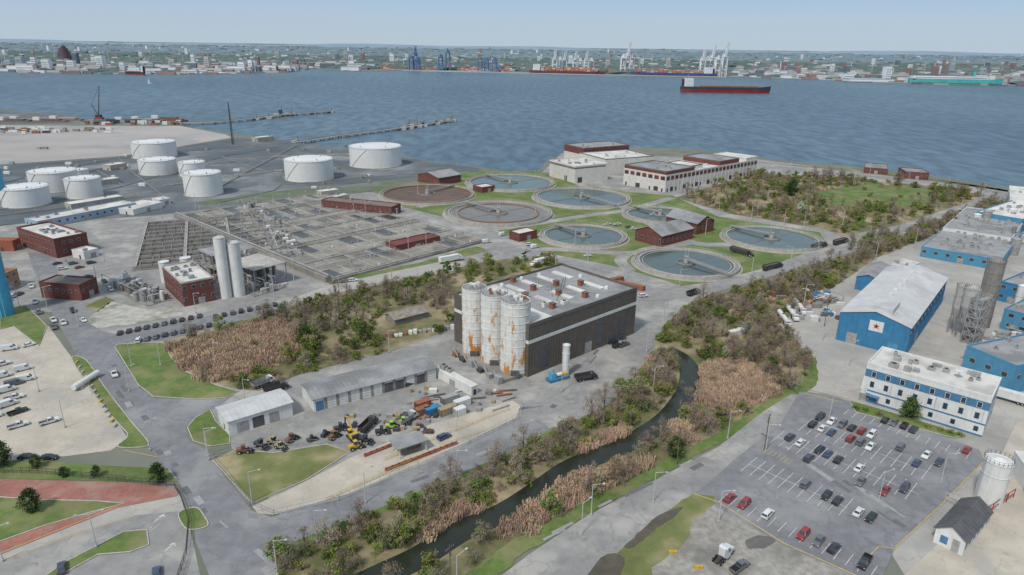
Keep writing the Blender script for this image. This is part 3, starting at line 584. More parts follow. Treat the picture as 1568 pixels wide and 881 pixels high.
def flat(name,a,b,c,ty=None,h=None,wall=BRK,roof=GRR,par=.6,trim=None,win=None,un=3,dep=None,doors=1):
    mb,L,Wd=rect(a,b,c)
    if dep: Wd=dep
    if h is None: h=HT(a[0],a[1],ty)-par
    walls(mb,L,Wd,h,wall,roof,par,trim)
    if win:
        rows,w,hh,sp_=win
        for r in range(rows):
            zc=h*(r+.6)/rows
            for fc,ln in(('F',L),('L',Wd),('R',Wd),('K',L)): wins(mb,fc,ln,zc-hh/2,zc+hh/2,w,sp_,L,Wd,frame=trim or CON)
    if doors:
        pan(mb,'F',L*.45,L*.45+3,0,min(3.2,h*.7),MET,'door',L,Wd,.12);pan(mb,'L',Wd*.3,Wd*.3+1.2,0,min(2.2,h*.8),MED,'door',L,Wd,.12)
    units(mb,L,Wd,h+.06,un)
    mb.build(name);return L,Wd,h
def gable(name,a,b,c,ty=None,h=None,rise=2,wall=BRK,roof=GRR,along='x',ov=.5,dep=None,post=None,win=None):
    mb,L,Wd=rect(a,b,c)
    if dep: Wd=dep
    if h is None: h=HT(a[0],a[1],ty)
    mb.box('walls',wall,0,0,0,L,Wd,h);t=.18
    S=Wd if along=='x' else L;X=L if along=='x' else Wd;f=mb.prismx if along=='x' else mb.prism
    f('gables',wall,[(0,h),(S,h),(S/2,h+rise)],0.01,X-.01);k=rise/(S/2)
    for s_ in(0,1):
        e=-ov if s_==0 else S+ov
        f('roof',roof,[(e,h-ov*k+.03),(S/2,h+rise+.03),(S/2,h+rise+.03+t),(e,h-ov*k+.03+t)],-ov,X+ov)
    nn=int(X/1.6)
    for i in range(nn):
        x=i*X/nn
        for e in(-ov,S+ov):
            f('roof_seams',roof,[(e,h-ov*k+.2),(S/2,h+rise+.2),(S/2,h+rise+.3),(e,h-ov*k+.3)],x,x+.1)
    if win:
        rows,w,hh,sp_=win
        for fc,ln in(('F',L),('L',Wd),('R',Wd)): wins(mb,fc,ln,h*.5-hh/2,h*.5+hh/2,w,sp_,L,Wd,frame=CON)
    if post: post(mb,L,Wd,h)
    mb.build(name);return L,Wd,h
mb,L,Wd=rect((808,578),(970,511),(703,520))
h=HT(808,578,501);walls(mb,L,Wd,h,BRN,GRR,1.0,BRN)
mb.box('roof',WHR,.4,.4,h+.06,L*.22,Wd-.4,h+.1);mb.box('roof',WHR,L*.22,Wd*.55,h+.06,L*.34,Wd-.4,h+.1)
for k in range(4):
    for j in range(2): 
        x=L*(.36+.15*k);y=Wd*(.22+.40*j);mb.box('skylights',WHR,x,y,h+.06,x+L*.04,y+Wd*.26,h+.55)
for k,j in((.30,.15),(.30,.5),(.44,.6),(.45,.9),(.60,.15),(.62,.55),(.75,.4),(.5,.35)):
    x=L*k;y=Wd*j;mb.box('roof_vents',BRO,x,y,h+.06,x+1.9,y+1.9,h+2.2);mb.box('roof_vents',BRN,x-.2,y-.2,h+2.2,x+2.1,y+2.1,h+2.4)
for k,j in((.35,.9),(.55,.93),(.7,.9),(.85,.2),(.9,.6),(.68,.1)): mb.cyl('roof_fans',WHT,L*k,Wd*j,h+.06,h+1.2,.9,.7,12)
for k in range(6): mb.beam('roof_pipes',MET,(L*U(.3,.8),Wd*U(.1,.9),h+.5),(L*U(.3,.9),Wd*U(.1,.9),h+.5),.25,6)
units(mb,L,Wd,h+.06,6,WHT)
wz=h*.66
pan(mb,'F',0,L,wz,wz+1.3,WHT,'white_band',L,Wd,.10);pan(mb,'L',0,Wd,wz,wz+1.3,WHT,'white_band',L,Wd,.10);pan(mb,'F',0,L,h-.4,h,DKR,'cornice',L,Wd,.12)
n=int(L/1.4)
for i in range(n+1): x=i*L/n;pan(mb,'F',max(0,x-.09),x+.09,0,wz,BRN,'ribs',L,Wd,.14);pan(mb,'F',max(0,x-.09),x+.09,wz+1.3,h-.4,BRN,'ribs',L,Wd,.08)
n=int(Wd/1.4)
for i in range(n+1): y=i*Wd/n;pan(mb,'L',max(0,y-.09),y+.09,0,wz,BRN,'ribs',L,Wd,.14)
pan(mb,'F',L*.28,L*.28+5,0,5.5,DKR,'doors',L,Wd,.2);pan(mb,'F',L*.50,L*.50+4,0,4.6,MET,'doors',L,Wd,.2);pan(mb,'F',L*.72,L*.72+4.5,0,4.6,DKR,'doors',L,Wd,.2)
for k in(.1,.6,.83): pan(mb,'F',L*k,L*k+4,2.2,wz-2,DKR,'doors',L,Wd,.16)
mb.build('warehouse_building')
def silo(name,x,by,ty,rpx,mt,n=40,conetop=.0,legs=0,band=3.0,rails=True,lad=True):
    A=G(x,by);r=rpx*(A.y*math.cos(P)+H*math.sin(P))/F
    A=A+Vector((0,r*.9,0));h=HT(x,by,ty);mb=MB(A);z0=legs
    if legs:
        for i in range(6): a=i*math.pi/3;mb.beam('legs',MET,(r*.85*math.cos(a),r*.85*math.sin(a),0),(r*.85*math.cos(a),r*.85*math.sin(a),legs+.5),.35)
        mb.cyl('hopper',mt,0,0,legs*.35,legs,r*.2,r,n)
    mb.cyl('shell',mt,0,0,z0,h,r,n=n)
    if conetop: mb.cyl('roof',mt,0,0,h,h+conetop,r*1.01,r*.12,n)
    else: mb.cyl('roof',GRR,0,0,h,h+.12,r*.96,n=n)
    z=z0+band
    while z<h-.3: mb.ann('hoops',mt,0,0,r*.98,r+.13,z,z+.18,n);z+=band
    if band<4:
        for i in range(14):
            a=i*6.283/14;mb.beam('seams',mt,((r+.02)*math.cos(a),(r+.02)*math.sin(a),z0),((r+.02)*math.cos(a),(r+.02)*math.sin(a),h),.14)
    mb.ann('rim',mt,0,0,r*.95,r+.12,h,h+.25,n)
    if rails:
        pts=[(r*1.02*math.cos(a),r*1.02*math.sin(a),h+.2) for a in [i*math.pi/10 for i in range(21)]];mb.rail('railing',MET,pts,1.2,1.2,.07)
    if lad: 
        for dx in(-.25,.25): mb.beam('ladder',MET,(-r-.2,dx,0),(-r-.2,dx,h+1),.07)
    return mb,A,r,h
for x,by,ty,rp in((726,548,446,18.5),(756,562,456,20),(788,578,467,22.5)):
    b,A,r,h=silo('storage_silo',x,by,ty,rp,SIL,44)
    for k in range(5): a=k*1.3;b.box('equipment',random.choice((MET,RST,WHT)),math.cos(a)*r*.5,math.sin(a)*r*.5,h+.1,math.cos(a)*r*.5+1.2,math.sin(a)*r*.5+1.2,h+1.2)
    b.box('equipment',DKR,-1.5,-r-1.2,0,1.5,-r-.1,3.2);b.cyl('equipment',WHT,0,0,h+.1,h+1.6,1,n=12)
    b.build('storage_silo')
mb,L,Wd=rect((770,588),(808,575),(680,542))
mb.box('deck',COND,0,0,0,L,Wd,1.3);mb.rail('railing',MET,[(0,0,1.3),(0,Wd,1.3)],1.1)
for i in range(6): y=Wd*i/6;mb.box('equipment',random.choice((MED,MET,COND,RST)),-2,y,0,-.2,y+U(2,4),U(1.2,3))
for i in range(5): mb.beam('conveyor',MET,(-1.5,Wd*i/5,1),(-1.5,Wd*i/5+4,4),.4)
mb.build('loading_platform')
def sil(name,*a,**k): silo(name,*a,**k)[0].build(name)
sil('white_tank',866,577,531,5.5,WHT,20,.8,rails=False,band=9)
mb,L,Wd=rect((842,588),(872,580),(836,578));mb.box('skid',BLU,0,0,.3,L,3,1.2);mb.box('skid',AQU,1,.5,1.2,3,2.5,3.4);mb.box('skid',YEL,L-2,.3,1.2,L-.5,1.5,2.4);mb.beam('skid',WHT,(3.5,1.5,2),(L-2.5,1.5,2),1.4,12);mb.cyl('skid',MET,2,1.5,3.4,5,.4,n=10);mb.build('pump_skid')
def gpost(mb,L,Wd,h):
    n=11
    for i in range(n):
        a=L*(i+.12)/n;b=L*(i+.88)/n;open_=i in(6,7,9)
        pan(mb,'F',a,b,0,h*.78,DKR if open_ else WHT,'doors',L,Wd,.07)  # open bays are flat dark panels, painted as the shaded interior
        if i==0: pan(mb,'F',a+.2,b-.2,0,h*.74,BLT,'doors',L,Wd,.1)
        if not open_:
            for z in(.2,.4,.6): pan(mb,'F',a,b,h*z,h*z+.06,MET,'doors',L,Wd,.12)
        if i<n-1: pan(mb,'F',b,a+L/n,0,h*.9,COND,'pilasters',L,Wd,.12)
gable('long_garage',(481,631),(668,581),(448,611),ty=612,rise=1.2,wall=WHT,roof=GRR,along='x',ov=.6,post=gpost)
def spost(mb,L,Wd,h):
    pan(mb,'F',L*.12,L*.3,0,h*.7,MET,'doors',L,Wd);pan(mb,'F',L*.36,L*.54,0,h*.75,DKR,'doors',L,Wd);pan(mb,'F',L*.62,L*.78,0,h*.7,MET,'doors',L,Wd);pan(mb,'L',Wd*.4,Wd*.4+1,0,2.1,DKR,'doors',L,Wd)
gable('metal_shed',(352,668),(449,637),(329,648),ty=646,rise=1.0,wall=WHT,roof=MTR,along='x',post=spost)
flat('storage_unit',(722,607),(667,577),(728,601),h=3.4,wall=WHT,roof=WHR,par=.2,win=None,un=2)
mb,L,Wd=rect((612,703),(652,690),(598,694));mb.box('walls',COND,1,1,0,L-1,4,2.8);pan(mb,'F',2,L-2,1.1,2.3,GLS,'windows',0,0,.05,1,1) ;mb.box('roof',GRR,-.8,-.6,3.4,L+.8,5.5,3.75)
for x in(0,L):
    for y in(-.2,5): mb.beam('posts',WHT,(x,y,0),(x,y,3.4),.25)
mb.build('scale_house')
for a,b in(((590,722),(700,680)),((558,700),(660,660))):
    q=MB(W(a));d=W(b)-W(a);q.beam('beam',BRO,(0,0,.3),(d.x,d.y,.3),.8)
    for k in range(12): q.box('posts',BRK,d.x*k/12,d.y*k/12,0,d.x*k/12+.4,d.y*k/12+.4,1.1)
    q.beam('rail',BRO,(0,0,1.0),(d.x,d.y,1.0),.15);q.build('wheel_barrier')
def mk_exc():
    m_=MB()
    for s_ in(-1,1): m_.prism('tracks',RUB,[(-1.9,.15),(1.9,.15),(2.2,.5),(1.9,.85),(-1.9,.85),(-2.2,.5)],s_*1.2-.3,s_*1.2+.3)
    m_.box('body',YEL,-2.2,-1.3,1.0,1.0,1.3,2.1);m_.box('body',MED,-2.3,-1.2,1.0,-1.6,1.2,2.3);m_.box('cab',MED,-.2,.3,2.1,1.2,1.3,3.1);m_.box('glass',GLS,-.1,.27,2.3,1.24,1.33,2.95);m_.box('cab',YEL,-.25,.25,3.1,1.25,1.35,3.2)
    m_.beam('boom',YEL,(1,-.2,1.6),(3.4,-.2,5.6),.45);m_.beam('boom',YEL,(3.4,-.2,5.6),(5.6,-.2,5.0),.4);m_.beam('stick',MED,(5.6,-.2,5.2),(6.6,-.2,1.8),.35);m_.beam('ram',CHR,(1.4,-.2,1.4),(3.2,-.2,4.2),.18,8)
    m_.prism('bucket',MED,[(6.2,1.9),(7.1,1.9),(7.0,.9),(6.2,.8),(5.9,1.3)],-.75,.35);return m_.mesh('excavator')
EX=mk_exc()
def mk_loader(c):
    m_=MB();wheels(m_,(-1.4,1.3),1.1,.7,.45);m_.box('body',c,-2.4,-.8,.9,-.2,.8,1.9);m_.box('body',c,-.2,-.7,.8,1.2,.7,1.3);m_.box('cab',MED,-.6,-.65,1.9,.5,.65,3.0);m_.box('cab',c,-.7,-.75,3.0,.6,.75,3.12);m_.box('glass',GLS,-.5,-.68,2.1,.53,.68,2.9)
    for s_ in(-.5,.5): m_.beam('arms',c,(0,s_,1.6),(2.3,s_,.7),.22)
    m_.prism('bucket',MED,[(2.2,.2),(3.3,.15),(2.6,.6),(2.5,1.2),(2.2,1.2)],-1.2,1.2);return m_.mesh('loader')
LD=[mk_loader(YEL),mk_loader(RST),mk_loader(MED),mk_loader(YGR),mk_loader(TANP)]
put(EX,'excavator',541,672,(541,668),(528,654),.15,1.0)
for x,y,c in[(545,688,0),(420,681,4),(447,676,1),(478,676,2),(498,668,2),(512,672,1),(600,657,3),(585,665,2),(400,686,2),(374,694,1),(522,660,2),(618,650,3),(430,688,4),(560,678,2)]:
    put(LD[c],'loader',x,y,(x,y),(x+10,y-U(-4,9)),.1,U(.65,.95))
put(DT2,'dump_truck',625,646,(615,652),(640,636));put(DT,'dump_truck',565,655,(560,662),(575,648));car(680,672,ang((670,676),(695,665)),'suv','b',.15)
car(640,584,ang((630,583),(650,577)),'pickup','w',.1);car(628,590,ang((630,583),(650,577)),'suv','k',.1)
def container(name,a,b,mt,h=2.6,w=2.45):
    A=W(a);u=W(b)-A;L=u.length;u/=L;v=Vector((-u.y,u.x,0));mb=MB(A,u,v);mb.box('shell',mt,0,0,.15,L,w,h)
    n=int(L/.6)
    for i in range(n): mb.box('corrugation',mt,i*L/n,-.04,.3,i*L/n+.25,w+.04,h-.15)
    for x in(0,L-.15):
        for y in(-.05,w-.1): mb.box('corner_posts',MED,x,y,0,x+.15,y+.15,h+.03)
    mb.build(name)
for a,b,mt in[((640,640),(660,633),RST),((655,640),(676,632),BLU),((640,630),(660,623),BRO),((700,628),(722,620),WHT),((680,622),(703,614),MET),((676,640),(700,631),TANP),((943,438),(985,447),BRO),((700,640),(715,634),WHT),((935,436),(955,431),RST),((1140,512),(1160,506),BLU),((1120,518),(1140,512),WHT)]:
    container('shipping_container',a,b,mt)
mb=MB(W((690,615)))
for i in range(30): 
    x=U(-15,18);y=U(-8,8);c=random.choice((MET,RST,MET,WHT,TANP,COND,COND,BRN));k=R()
    if k<.4: mb.box('items',c,x,y,0,x+U(1,3),y+U(1,2),U(.6,1.8))
    elif k<.8: mb.beam('items',c,(x,y,.5),(x+U(4,7),y+U(1,4),.5),.6,10)
    else: mb.cyl('items',c,x,y,0,U(1,2),.6,n=10)
mb.build('stacked_materials')
mb=MB(W((590,650)))
for i in range(40):
    x=U(-14,16);y=U(-6,7);c=random.choice((MET,RST,MED,MED,TANP,MED,COND))
    mb.box('items',c,x,y,0,x+U(.8,2.5),y+U(.8,2),U(.4,1.5))
mb.build('scrap_parts')
mb=MB(W((650,510)))
for i in range(40):
    x=-16+i*1.9;y=-6+i*.75+U(-.6,.6);mb.box('items',random.choice((WHT,MET,COND,RST,WHT)),x,y,0,x+1.6,y+U(1,2),U(.8,2))
mb.build('pallet_stacks')
gable('greenhouse_shed',(605,500),(655,487),(592,490),h=3,rise=1.2,wall=COND,roof=mat('rusty_roof',(.32,.28,.25),(.21,.16,.13),s=.5),along='x')
flat('brick_building',(88,396),(138,385),(62,370),ty=366,wall=BRK,roof=WHR,win=(2,1.4,1.6,4),un=14,par=1)
flat('brick_building',(283,470),(331,460),(255,441),ty=433,wall=BRK,roof=WHR,win=(2,1.3,1.7,4),un=12,par=.8,trim=CON)
flat('brick_building',(126,461),(152,449),(110,437),ty=436,wall=BRK,roof=mat('brown_roof',(.2,.17,.15),s=.3),win=(1,1.2,1.2,3.5),un=2)
flat('brick_building',(607,387),(674,372),(600,379),ty=376,wall=BRK,roof=BRK,un=0,win=None)
flat('brick_building',(600,331),(614,325),(535,305),ty=317,wall=BRK,roof=mat('brown_roof2',(.2,.16,.14),s=.3),un=3,win=(1,1,1.2,4))
gable('brick_house',(672,285),(706,279),(653,276),ty=273,rise=3.2,wall=BRK,roof=GRR,along='x',win=(1,1.2,1.4,4))
gable('brick_building',(1012,379),(1060,366),(980,366),ty=362,rise=4,wall=BRK,roof=GRR,along='x',win=(1,1.4,2,4.5))
gable('brick_building',(1066,360),(1092,354),(1030,345),ty=343,rise=4,wall=BRK,roof=GRR,along='y',win=(1,1.4,2,4.5))
flat('brick_pump_house',(795,371),(822,365),(789,364),ty=358,wall=BRK,roof=WHR,un=0)
flat('brick_pump_house',(738,296),(758,293),(733,291),ty=287,wall=BRK,roof=WHR,un=0)
flat('brick_pump_house',(1322,265),(1358,268),(1330,258),ty=256,wall=BRK,roof=GRR,un=2,win=(1,1,1.2,4))
flat('brick_pump_house',(1385,274),(1421,276),(1395,268),ty=263,wall=BRK,roof=GRR,un=2,win=(1,1,1.2,4))
flat('brick_building',(22,385),(34,380),(0,372),h=6,wall=BRO,roof=BRO,un=1,par=.3)
flat('white_building',(130,398),(152,392),(128,390),h=4,wall=WHT,roof=WHR,un=1)
flat('orange_brick_building',(0,450),(32,436),(-60,420),h=8,wall=mat('tan_brick',(.38,.22,.12),s=1),roof=BRO,win=(2,1.5,1.5,4),un=0)
flat('low_office_building',(60,352),(210,322),(50,345),h=5,wall=mat('pale_blue_wall',(.33,.42,.50),s=.5),roof=WHR,win=(1,1.4,1.4,5),un=6)
flat('terminal_shed',(205,330),(250,318),(190,322),h=4,wall=WHT,roof=WHR,un=2,par=.2)
# treatment headworks
mb,L,Wd=rect((1018,295),(1157,267),(925,285));h=HT(1018,295,264)
TAN=mat('precast_wall',(.62,.595,.55),(.54,.52,.48),s=.3,var=.07,streak=.2);BTR=mat('brown_trim',(.19,.16,.15),s=1)
h0=h*.80
walls(mb,L,Wd*.9,h0,TAN,WHR,1.0,TAN)
def blk(x0,y0,l,w_,z0,z1,wl,rf,tr,pt): walls(mb,l,w_,z1,wl,rf,.8,tr,z0,x0,y0,pt)
blk(.1,.1,L*.28,Wd*.89,h0+.07,h,BRK,GRR,BTR,'upper_')
blk(L*.30,Wd*.15,L*.14,Wd*.5,h0+.07,h*.95,TAN,WHR,BTR,'middle_')
blk(L*.58,Wd*.05,L*.22,Wd*.8,h0+.07,h*1.02,BRK,GRR,BTR,'rear_')
blk(L*.86,.1,L*.139,Wd*.7,h0+.07,h*.98,TAN,WHR,TAN,'end_')
for fc,ln in(('F',L),('L',Wd*.9)):
    n=int(ln/6)
    for i in range(n):
        a=(i+.15)*ln/n;b=(i+.85)*ln/n;pan(mb,fc,a,b,h*.58,h*.77,BRK,'brick_panels',L,Wd,.08)
        if i%2==0: pan(mb,fc,a+.5,b-.5,h*.62,h*.71,GLS,'windows',L,Wd,.12);pan(mb,fc,(a+b)/2-.8,(a+b)/2+.8,0,3,MED,'doors',L,Wd,.12)
        if i%3==1: pan(mb,fc,a,b,0,h*.22,MED,'doors',L,Wd,.15)
        pan(mb,fc,max(0,i*ln/n-.3),i*ln/n+.3,0,h*.5,TAN,'pilasters',L,Wd,.3)
units(mb,L,Wd*.8,h0+.07,20,WHT,smin=2,smax=5);units(mb,L*.3,Wd*.8,h+.1,6,MET,smin=1,smax=3)
mb.build('treatment_plant_building')
mb,L,Wd=rect((880,281),(926,276),(831,271));hh=HT(880,281,256);walls(mb,L*1.1,Wd,hh,TAN,WHR,.8,TAN)
for i in range(12): pan(mb,'L',i*Wd/12+.6,i*Wd/12+1.2,0,hh,TAN,'pilasters',0,0,.3)
pan(mb,'F',0,L,hh-2,hh-.6,BTR,'band');pan(mb,'L',0,Wd,hh-2,hh-.6,BTR,'band',0,0,.35)
units(mb,L,Wd,hh,9,MET,smin=1,smax=3);pan(mb,'L',Wd*.3,Wd*.3+4,0,5,MED,'doors');pan(mb,'F',3,8,0,5,MED,'doors')
mb.build('treatment_plant_annex')
mb,L,Wd=rect((893,252),(962,246),(889,246));hh=HT(893,252,228);mb.box('base',TAN,0,0,0,L,Wd*1.6,hh*.6);walls(mb,L,Wd*1.6,hh,BRK,GRR,.8,BTR,hh*.6);units(mb,L,Wd,hh,5,MET);wins(mb,'F',L,hh*.75,hh*.88,3,5);mb.build('brick_process_building')
mb,L,Wd=rect((926,268),(1000,262),(918,258));hh=HT(926,268,245);walls(mb,L,Wd*1.4,hh,TAN,WHR,.8,BTR);units(mb,L,Wd,hh,8,WHT,smin=2,smax=4);mb.build('treatment_plant_annex')
# rectangular basins
BW=mat('basin_water',(.045,.045,.04),(.075,.07,.06),s=.1,rough=.25)
mb,L,Wd=rect((207,414),(428,392),(126,352));N=11
mb.box('slab',COND,-1.5,-1.5,0,L+1.5,Wd+1.5,.5);mb.box('water',BW,0,0,.5,L,Wd,.62)
for i in range(N+1):
    y=i*Wd/N;mb.box('walls',COND,-.5,y-.5,.5,L+.5,y+.5,1.7);mb.rail('railing',MET,[(0,y-.4,1.7),(L,y-.4,1.7)],1.1,4,.09)
    if i<N:
        mb.box('troughs',COND,0,y+Wd/N*.45,.62,L,y+Wd/N*.55,1.15)
        for k in range(14): x=L*(k+R()*.5)/14;mb.box('girders',random.choice((MED,COND)),x,y+.5,1.2,x+.4,y+Wd/N-.5,1.5)
for k in(0,.33,.66,1): mb.box('walkway',CON,L*k-.8,0,1.72,L*k+.8,Wd,1.95);mb.rail('railing',MET,[(L*k-.7,0,1.95),(L*k-.7,Wd,1.95)],1.1,4,.09)
mb.build('settling_basins')
mb,L,Wd=rect((512,430),(742,370),(318,326));NX,NY=8,6
DKC=mat('basin_deck',(.31,.285,.245),(.22,.205,.18),s=.15,var=.18,c3=(.15,.14,.12),s3=.06)
mb.box('slab',DKC,-1.5,-1.5,0,L+1.5,Wd+1.5,1.2)
for i in range(NX):
    for j in range(NY*2):
        x=i*L/NX;y=j*Wd/(NY*2)
        if R()<.8: mb.box('cells',random.choice((BW,COND,DKC,BW)),x+1,y+.8,1.2,x+L/NX*U(.4,.9),y+Wd/NY/2-.8,1.26)
        if R()<.5: mb.cyl('mixers',random.choice((WHT,MET,COND)),x+U(2,L/NX-2),y+2,1.2,2.3,.6,n=10)
for i in range(NX+1): x=i*L/NX;mb.box('walls',CON,x-.35,0,1.2,x+.35,Wd,1.6);mb.rail('railing',MET,[(x-.3,0,1.6),(x-.3,Wd,1.6)],1.1,5,.09)
for j in range(NY+1): y=j*Wd/NY;mb.box('walls',CON,0,y-.35,1.62,L,y+.35,1.9);mb.rail('railing',MET,[(0,y-.3,1.9),(L,y-.3,1.9)],1.1,5,.09)
for i in range(NX):
    for j in range(NY):
        x=(i+.5)*L/NX;y=(j+.5)*Wd/NY;mb.beam('lamp_posts',LPM,(x,y,1.2),(x,y,8.5),.28,6);mb.box('lamp_posts',WHT,x-.7,y-.2,8.5,x+.7,y+.2,8.7)
for j in range(4): y=Wd*(.1+.25*j);mb.beam('pipes',COND if j%2 else MET,(0,y,2.4),(L,y,2.4),.6,10)
mb.box('pipe_gallery',COND,-5,0,0,-1.6,Wd,3);mb.beam('pipes',MET,(-3,0,3.6),(-3,Wd,3.6),1,10)
mb.build('aeration_basins')
def pipeyard(name,a,b,c,n,hmax=6,cols=(MET,WHT,COND,MET)):
    mb,L,Wd=rect(a,b,c)
    mb.box('slab',COND,0,0,0,L,Wd,.25)
    for i in range(n):
        x=U(0,L);y=U(0,Wd);k=R();mt=random.choice(cols)
        if k<.35: mb.cyl('tanks',mt,x,y,.2,U(2,hmax),U(.6,1.6),n=14)
        elif k<.65: mb.box('units',mt,x,y,.2,x+U(1,4),y+U(1,3),U(1.2,hmax*.7))
        elif k<.85: zz=U(1,hmax*.8);mb.beam('pipes',mt,(x,y,zz),(min(L,x+U(4,12)),y,zz),.4,8);mb.beam('pipes',mt,(x,y,0),(x,y,zz),.3,8)
        else: zz=U(1,hmax*.8);mb.beam('pipes',mt,(x,y,zz),(x,min(Wd,y+U(4,12)),zz),.4,8)
    for i in range(int(L/6)):
        for y in(0,Wd): mb.beam('frame',MET,(i*6,y,0),(i*6,y,hmax),.25)
        mb.beam('frame',MET,(i*6,0,hmax),(i*6,Wd,hmax),.22)
    mb.build(name)
pipeyard('pipe_yard',(225,470),(262,460),(190,430),80)
pipeyard('process_equipment',(390,455),(440,440),(330,415),60,7)
pipeyard('process_equipment',(290,425),(395,405),(270,412),50,6)
pipeyard('pipe_rack',(430,400),(470,395),(300,322),90,5)
area('gravel_pad',[(130,492),(170,462),(225,474),(262,470),(285,482),(200,498),(150,503)],mat('pale_gravel',(.46,.44,.39),(.30,.29,.25),s=.3,c3=(.22,.22,.16),s3=.1),.1,0,None,1)
sil('white_silo',344,458,366,8.5,WHT,24,.6,band=30);sil('white_silo',363,455,374,9.5,WHT,24,.6,band=30)
sil('white_tank',252,434,403,7.5,WHT,20,.5,band=30,rails=False);sil('white_tank',283,416,397,8,WHT,20,.5,band=30,rails=False)
def frame_b(name,a,b,c,ty,lv=3,roof=GRR,solid=True,nx=3,ny=2):
    mb,L,Wd=rect(a,b,c);h=HT(a[0],a[1],ty)
    for i in range(nx+1):
        for j in range(ny+1):
            mb.beam('columns',MET,(L*i/nx,Wd*j/ny,0),(L*i/nx,Wd*j/ny,h),.35)
    for k in range(1,lv+1):
        z=h*k/lv
        if solid: mb.box('decks',roof if k==lv else COND,-.3,-.3,z,L+.3,Wd+.3,z+.25)
        else:
            for p,q in(((0,0),(L,0)),((L,0),(L,Wd)),((L,Wd),(0,Wd)),((0,Wd),(0,0))):
                mb.beam('beams',MET,(*p,z),(*q,z),.35);mb.beam('braces',MET,(*p,z-h/lv),(*q,z),.2);mb.beam('braces',MET,(*q,z-h/lv),(*p,z),.2)
            mb.box('grating',MET,L*.1,Wd*.1,z,L*.5,Wd*.9,z+.08)
        mb.rail('railing',LPM,[(0,0,z+.25),(L,0,z+.25),(L,Wd,z+.25),(0,Wd,z+.25),(0,0,z+.25)],1.1,2,.08)
    for k in range(20 if solid else 6): x=U(0,L-2);y=U(0,Wd-2);z=h*random.randint(0,lv-1)/lv+.25;mb.cyl('vessels',random.choice((WHT,MET,COND)),x+1,y+1,z,z+h/lv*.7,.8,n=12)
    for i in range(nx): mb.beam('braces',MET,(L*i/nx,-.1,0),(L*(i+1)/nx,-.1,h*.5),.18)
    mb.build(name)
frame_b('steel_process_frame',(330,432),(392,418),(312,420),393,2)
frame_b('steel_process_frame',(392,446),(440,432),(372,425),415,1,CON)
TNK=mat('tank_white',(.68,.68,.665),(.62,.615,.59),s=.08,var=.05,rough=.45,streak=.2)
def otank(x,by,ty,rpx):
    A=G(x,by);dep=(A.y*math.cos(P)+H*math.sin(P));r=rpx*dep/F;c=G(x,by)+Vector((0,r,0));h=HT(x,by,ty)
    mb=MB(c);mb.cyl('shell',TNK,0,0,0,h,r,n=64,cap=False);mb.cyl('roof',TNK,0,0,h,h+r*.06,r,.3,64);mb.ann('rim',TNK,0,0,r-.1,r+.25,h-.3,h+.1)
    for k in range(1,5): mb.ann('weld_rings',TNK,0,0,r-.05,r+.05,h*k/5,h*k/5+.12)
    pts=[(r*math.cos(a),r*math.sin(a),h) for a in [i*math.pi/14 for i in range(29)]];mb.rail('railing',MET,pts,1.1,5,.1)
    n=16
    for i in range(n):
        a0=-2.5+i*.8/n;a1=-2.5+(i+1)*.8/n;q=r+.3;mb.beam('stairs',TNK,(q*math.cos(a0),q*math.sin(a0),h*i/n),(q*math.cos(a1),q*math.sin(a1),h*(i+1)/n),.3)
    for a in(1,2.5,4,5.5): mb.cyl('roof_fittings',MET,r*.7*math.cos(a),r*.7*math.sin(a),h,h+1.5,.5,n=8)
    mb.ann('foundation',COND,0,0,r,r+1.2,0,.4);mb.build('oil_storage_tank')
for x,by,ty,r in[(222,245,221,32),(230,270,248,27),(64,297,267,33.5),(113,275,262,14),(116,306,277,25),(20,320,292,33),(287,272,251,19.5),(301,303,269,28),(464,280,249,37),(568,259,229,40.5)]: otank(x,by,ty,r)
mb=MB()
def gl(part,mt,pts,z,w,n=6):
    q=[W(p) for p in pts]
    for a,b in zip(q,q[1:]): mb.beam(part,mt,(a.x,a.y,z),(b.x,b.y,z),w,n)
BERM=mat('berm',(.19,.20,.205),(.15,.16,.165),s=.1)
for pts in([(0,322),(90,306),(180,288),(270,262),(340,240),(430,225)],[(330,312),(420,292),(430,284),(560,272),(690,262)],[(180,240),(200,262),(230,285),(262,310)],[(340,240),(380,255),(430,270)],[(500,250),(520,262),(530,270)],[(0,282),(80,262),(170,245)],[(150,262),(190,285),(215,302)]): gl('berm',BERM,pts,.1,1.4)
for pts in([(60,250),(200,240),(350,224),(440,218)],[(250,285),(420,262),(520,258)],[(320,250),(420,240),(530,236),(610,246)],[(0,330),(120,315),(240,300)],[(60,275),(160,258),(190,254)],[(330,290),(380,262),(455,222)]):
    for k in range(3): gl('pipes',random.choice((MET,COND,CON)),[(x,y+k*.9) for x,y in pts],1.0,.5)
mb.build('terminal_pipework')
for a,b,c,h_ in[((170,262),(195,258),(166,259),5),((150,285),(185,280),(146,282),4),((245,315),(262,312),(240,311),4),((395,218),(420,215),(392,216),5),((110,322),(190,309),(105,318),4),((492,302),(520,298),(488,299),4),((510,309),(535,304),(506,306),3)]:
    flat('utility_building',a,b,c,h=h_,wall=random.choice((WHT,CON)),roof=WHR,un=1,par=.3)
mb=MB()
for i in range(80):
    p=G(U(-100,160),U(196,205));mb.box('boxes',random.choice((WHT,WHT,MET,KP,COND,RST)),p.x,p.y,0,p.x+U(4,12),p.y+2.6,U(1.5,3.8))
for i in range(50):
    p=G(U(130,280),U(186,192));mb.box('boxes',random.choice((RST,MET,WHT,BRO,MED)),p.x,p.y,0,p.x+U(4,14),p.y+3,U(1.5,5))
for i in range(45):
    p=G(U(0,620),U(225,290));mb.box('boxes',random.choice((WHT,MET,COND)),p.x,p.y,0,p.x+U(2,6),p.y+2.4,U(1.5,3))
mb.build('parked_trailers')
